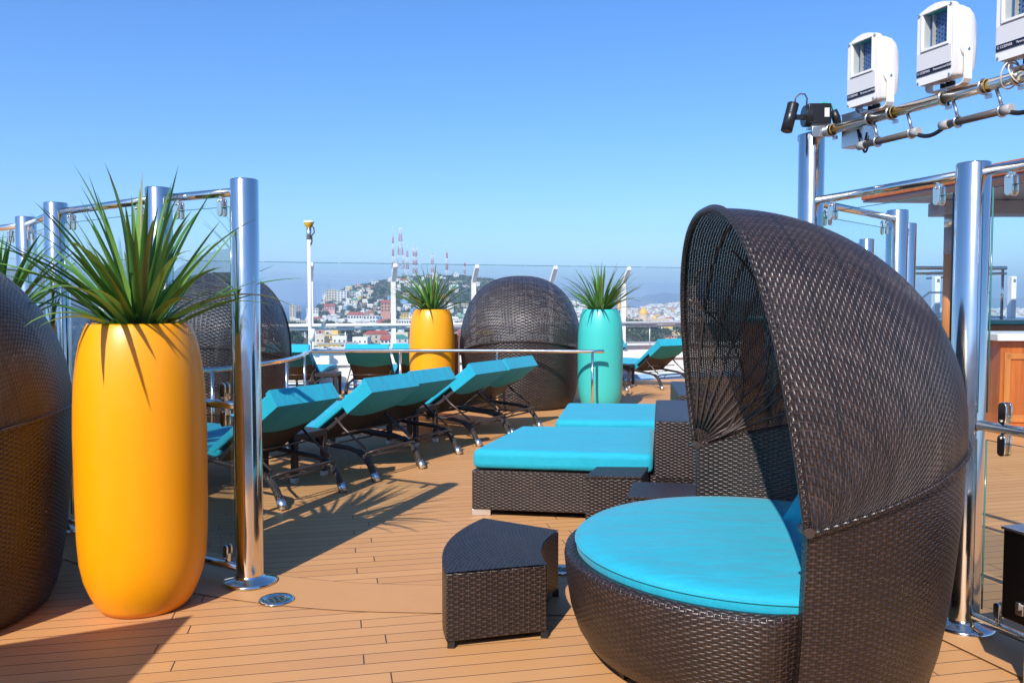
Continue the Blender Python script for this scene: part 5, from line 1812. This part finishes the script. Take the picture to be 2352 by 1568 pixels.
# radio masts on the crest
M_mred = mat("signal_red_paint", (0.50, 0.06, 0.06), 0.6)
M_mwht = mat("signal_white_paint", (0.75, 0.75, 0.74), 0.6)
def mast(u, vt, d, w0, w1, nb, label, spike=0.0, v0=642, th=0.55):
    z0 = zz(v0, d) - 6; z1 = zz(vt, d)
    root = empty("radio_mast", ((u - 1176) / FP * d, d, z0), 0.3, label, "radio mast", "red and white radio masts on the hill crest")
    Ht = z1 - z0
    hb = Ht * (1 - spike)
    for k in range(nb):
        za, zb_ = hb * k / nb, hb * (k + 1) / nb
        fa = (1 - k / nb) ** 1.3; fb = (1 - (k + 1) / nb) ** 1.3
        wa, wb = (w1 + (w0 - w1) * fa) / FP * d / 2, (w1 + (w0 - w1) * fb) / FP * d / 2
        b = MB()
        ca = [(sx * wa, sy * wa, za) for sx, sy in ((-1, -1), (1, -1), (1, 1), (-1, 1))]
        cb = [(sx * wb, sy * wb, zb_) for sx, sy in ((-1, -1), (1, -1), (1, 1), (-1, 1))]
        sub = 2 if (zb_ - za) > 2.2 * wa else 1
        for i in range(4):
            b.tube([ca[i], cb[i]], th * 0.38, 4)
            j = (i + 1) % 4
            for q in range(sub):
                t0, t1 = q / sub, (q + 1) / sub
                A0 = Vector(ca[i]).lerp(Vector(cb[i]), t0); A1 = Vector(ca[i]).lerp(Vector(cb[i]), t1)
                B0 = Vector(ca[j]).lerp(Vector(cb[j]), t0); B1 = Vector(ca[j]).lerp(Vector(cb[j]), t1)
                b.tube([A0, B1], th * 0.28, 4); b.tube([B0, A1], th * 0.28, 4); b.tube([A0, B0], th * 0.28, 4)
        b.build("red_section" if k % 2 == 0 else "white_section", M_mred if k % 2 == 0 else M_mwht, root)
    if spike: MB().tube([(0, 0, hb), (0, 0, Ht)], [th * 0.55, th * 0.25], 6).build("aerial", M_mred if nb % 2 == 0 else M_mwht, root)
    return root
mast(904, 517, 1700, 7, 2.4, 7, "tallest slim red and white mast at the left of the group", 0.22, 640, 0.9)
mast(921, 524, 1720, 22, 5, 8, "broad based lattice tower second from the left", 0.0, 641, 0.75)
mast(936.5, 562, 1690, 8, 3, 5, "short pointed mast right beside the broad tower", 0.18, 640, 0.7)
mast(954, 566, 1700, 10, 8, 8, "thick straight lattice tower hung with dishes", 0.05, 641, 0.85)
mast(994, 580, 1730, 7, 4, 6, "pale lattice mast with dishes in the middle of the crest", 0.10, 640, 0.6)
mast(1027, 562, 1700, 7, 2.2, 5, "slim red and white mast right of the pale lattice mast", 0.22, 640, 0.9)
mast(1068, 598, 1700, 5, 3, 5, "smallest mast at the right end of the crest", 0.12, 640, 0.6)

# ordinary houses
cnt = 0; tries = 0
while cnt < 285 and tries < 6000:
    tries += 1
    r_ = rnd.random()
    if r_ < 0.66:
        u = rnd.uniform(610, 1120); d = 560 + (1640 - 560) * rnd.random() ** 0.85
    else:
        u = rnd.uniform(1260, 1600); d = 640 + (2600 - 640) * rnd.random() ** 0.75
    if d > interp(COAST, u) - 20: continue
    z = terrain(u, d)
    if u < 1300 and d > 1250 and 840 < u and rnd.random() < 0.50: continue
    x = (u - 1176) / FP * d
    if not free(x, d, 7.0 if d < 1500 else 8.5): continue
    # parks stay green
    if 640 < u < 712 and 560 < d < 800: continue
    if 1430 < u < 1525 and 600 < d < 860: continue
    add_house(u, d); cnt += 1
# the far right town across the bay
for k in range(22):
    u = rnd.uniform(2090, 2360); d = rnd.uniform(1900, 2700)
    x = (u - 1176) / FP * d
    if not free(x, d, 9.0): continue
    o = add_house(u, d, rnd.choice(["white", "white", "cream"]))
for (u, v1, wd, hh) in ((2232, 700, 9, 14), (2250, 706, 12, 9), (2336, 706, 10, 11), (2290, 712, 9, 7)):
    building(u, v1 + 22, v1, 2500, wd, "pale high rise across the bay, %s" % {2232: "tallest, just left of the right steel post", 2250: "second, beside the steel post", 2336: "rightmost one", 2290: "lowest one behind the railing"}[u], "white", floors=6, cols=3, dep=16)

# the mass of more distant small buildings nobody could count
b = MB()
r2 = random.Random(9)
for k in range(3200):
    if r2.random() < 0.45: u = r2.uniform(1250, 1640); d = r2.uniform(1200, 2750)
    elif r2.random() < 0.5: u = r2.uniform(2000, 2420); d = r2.uniform(1500, 2900)
    else: u = r2.uniform(600, 1250); d = r2.uniform(620, 1600)
    if d > interp(COAST, u) - 20: continue
    if 860 < u < 1240 and d > 1300 and r2.random() < 0.8: continue
    x = (u - 1176) / FP * d
    if (640 < u < 712 and d < 800) or (1430 < u < 1525 and d < 860): continue
    if not free(x, d, 4.2): continue
    z = terrain(u, d); sx, sy, h_ = r2.uniform(6, 13), r2.uniform(6, 10), r2.choice([3.2, 3.5, 6.2, 7])
    rz = r2.uniform(-0.6, 0.6)
    b.box((x, d, z + h_ / 2 - 3), (sx, sy, h_ + 6), rz, r2.choices([0, 1, 2, 3, 4], [66, 16, 6, 6, 6])[0])
    fx_, fy_ = math.sin(rz) * 1, -math.cos(rz)
    for q in range(int(sx // 3)):
        ox = -sx / 2 + (q + 0.5) * sx / int(sx // 3)
        b.box((x + ox * math.cos(rz) + fx_ * (sy / 2 + 0.03), d + ox * math.sin(rz) + fy_ * (sy / 2 + 0.03), z + h_ * 0.5), (1.2, 0.12, 1.5), rz, 5)
tag(b.build("distant_small_buildings", [mat("far_wall_white", (0.74, 0.72, 0.68), 0.9), mat("far_wall_cream", (0.62, 0.54, 0.42), 0.9), mat("far_wall_brown", (0.36, 0.24, 0.18), 0.9),
     mat("far_wall_grey", (0.36, 0.35, 0.34), 0.9), mat("far_wall_rose", (0.62, 0.30, 0.24), 0.9), M_hwin]), "dense mass of tiny town buildings filling the gaps", kind="stuff")

# ---- trees
def crown_mesh(rr, hh, nq, seed):
    r = random.Random(seed); b = MB()
    lobes = [(r.uniform(-.5, .5) * rr, r.uniform(-.5, .5) * rr, hh * r.uniform(0.45, 0.85), rr * r.uniform(0.45, 0.7)) for _ in range(7)]
    for k in range(nq):
        lx, ly, lz, lr = r.choice(lobes)
        th = r.uniform(0, 2 * PI); ph = math.acos(r.uniform(-0.75, 1))
        q = lr * r.uniform(0.55, 1.08)
        c = Vector((lx + q * math.sin(ph) * math.cos(th), ly + q * math.sin(ph) * math.sin(th), lz + q * 0.8 * math.cos(ph)))
        a = Vector((r.gauss(0, 1), r.gauss(0, 1), r.gauss(0, 1))).normalized(); t = a.orthogonal().normalized(); o = a.cross(t)
        s = rr * r.uniform(0.10, 0.20)
        tone = r.random()
        b.poly([c + t * s, c + o * s * 0.8, c - t * s * 0.9, c - o * s], [(tone, 0)] * 4)
    return b
M_tree = leaf_mat("tree_foliage", (0.030, 0.065, 0.018), (0.075, 0.120, 0.032), (0.11, 0.12, 0.04))
M_trunk = mat_var("tree_bark", (0.14, 0.10, 0.07), 0.9, 0.3, 1.0)
tree_p = []
for i in range(6):
    rr = 4.6 + 0.5 * i; hh = 9.0 + 0.6 * i
    cm = crown_mesh(rr, hh, 330, 100 + i).build("crown", M_tree); tm = MB().tube([(0, 0, -3), (0.2, 0, hh * 0.3), (0.3, 0.2, hh * 0.65)], [0.45, 0.32, 0.15], 7).build("trunk", M_trunk)
    tree_p.append((cm.data, tm.data)); bpy.data.objects.remove(cm); bpy.data.objects.remove(tm)
def palm_meshes():
    r = random.Random(77); b = MB()
    for k in range(22):
        az = 2 * PI * k / 22 + r.uniform(-.1, .1); p = Vector((0, 0, 10)); a = R(r.uniform(10, 70)); rows = []
        for j in range(6):
            side = Vector((-math.sin(az), math.cos(az), 0)) * (0.55 * (1 - abs(j / 5 - 0.4)))
            rows.append((b.vert(p + side), b.vert(p - side)))
            p = p + Vector((math.cos(az) * math.cos(a), math.sin(az) * math.cos(a), math.sin(a))) * 0.8; a -= 0.35
        t = r.random()
        for j in range(5): b.face([rows[j][0], rows[j][1], rows[j + 1][1], rows[j + 1][0]], [(t, 0)] * 4)
    cm = b.build("crown", M_tree); tm = MB().tube([(0, 0, -3), (0.2, 0, 5), (0, 0, 10)], [0.3, 0.22, 0.18], 6).build("trunk", M_trunk)
    d = (cm.data, tm.data); bpy.data.objects.remove(cm); bpy.data.objects.remove(tm); return d
palm = palm_meshes()
def add_tree(u, d, s, is_palm=False):
    cm, tm = palm if is_palm else rnd.choice(tree_p)
    where = "in the park at the left foot of the town" if u < 715 and d < 850 else ("in the park right of the turquoise planter" if u > 1400 and d < 900 else ("on the hill slope" if terrain(u, d) > -18 else "between the town houses"))
    root = empty("palm_tree" if is_palm else "broadleaf_tree", ((u - 1176) / FP * d, d, terrain(u, d)), rnd.uniform(0, 6.28),
                 ("tall palm tree standing " if is_palm else "round dark green tree standing ") + where, "palm" if is_palm else "tree", ("palms " if is_palm else "green trees ") + where)
    root.scale = (s, s, s * rnd.uniform(0.85, 1.1))
    for nm, me in (("crown", cm), ("trunk", tm)):
        o = bpy.data.objects.new(nm, me); C.objects.link(o); o.parent = root
for k in range(24): add_tree(rnd.uniform(636, 712), rnd.uniform(575, 800), rnd.uniform(0.8, 1.35), k % 6 == 5)
for k in range(26): add_tree(rnd.uniform(1428, 1530), rnd.uniform(620, 860), rnd.uniform(0.9, 1.4), k % 7 == 6)
for (u, d) in ((800, 650), (815, 640), (830, 645), (842, 655), (795, 662), (862, 690), (905, 720), (925, 730), (945, 700), (880, 715), (1010, 720), (1040, 700), (980, 690), (870, 760), (850, 780), (780, 790),
               (800, 840), (840, 860), (730, 850), (760, 880), (790, 900), (900, 830), (940, 850), (745, 1180), (765, 1230), (800, 1250), (830, 1230), (740, 1300), (860, 1290), (880, 1260), (1570, 690), (1560, 700), (1585, 720)):
    add_tree(u + rnd.uniform(-5, 5), d + rnd.uniform(-10, 10), rnd.uniform(0.8, 1.3), rnd.random() < 0.15)
n_t = 0
while n_t < 60:
    u = rnd.uniform(720, 1230); d = rnd.uniform(650, 1500)
    if not free((u - 1176) / FP * d, d, 5): continue
    add_tree(u, d, rnd.uniform(0.6, 1.1), rnd.random() < 0.12); n_t += 1
# hillside scrub
r3 = random.Random(4); b = MB()
for k in range(5200):
    if k % 4 == 3: u = r3.uniform(1250, 1640); d = r3.uniform(900, 2700)
    else: u = r3.uniform(730, 1340); d = r3.uniform(1100, 1760)
    if d > interp(COAST, u) - 30: continue
    x = (u - 1176) / FP * d; z = terrain(u, d)
    s = r3.uniform(2.0, 4.5); tone = r3.random() * 0.85
    for q in range(5):
        c = Vector((x + r3.uniform(-s, s) * 0.6, d + r3.uniform(-s, s) * 0.6, z + r3.uniform(0.1, 0.9) * s * 0.7))
        a = Vector((r3.gauss(0, 1), r3.gauss(0, 1), r3.gauss(0, 0.7))).normalized(); t = a.orthogonal().normalized(); o = a.cross(t)
        b.poly([c + t * s * .6, c + o * s * .5, c - t * s * .6, c - o * s * .5], [(tone, 0)] * 4)
tag(b.build("hillside_scrub", M_tree), "low green scrub covering the slopes between houses", kind="stuff")

# ------------------------------------------------------------------ sea air
m = bpy.data.materials.new("sea_haze"); n = N(m)
n.t.nodes.remove(n.b)
vp = n.n("ShaderNodeVolumePrincipled")
vp.inputs["Color"].default_value = (0.66, 0.84, 1.0, 1)
vp.inputs["Density"].default_value = 0.00023
vp.inputs["Anisotropy"].default_value = 0.2
n.t.links.new(vp.outputs[0], n.out.inputs["Volume"])
b = MB().box((0, 2200, 95), (26000, 19000, 262))
hz = b.build("haze", m)
hz["kind"] = "stuff"; hz["label"] = "pale blue sea haze over the town and bay"
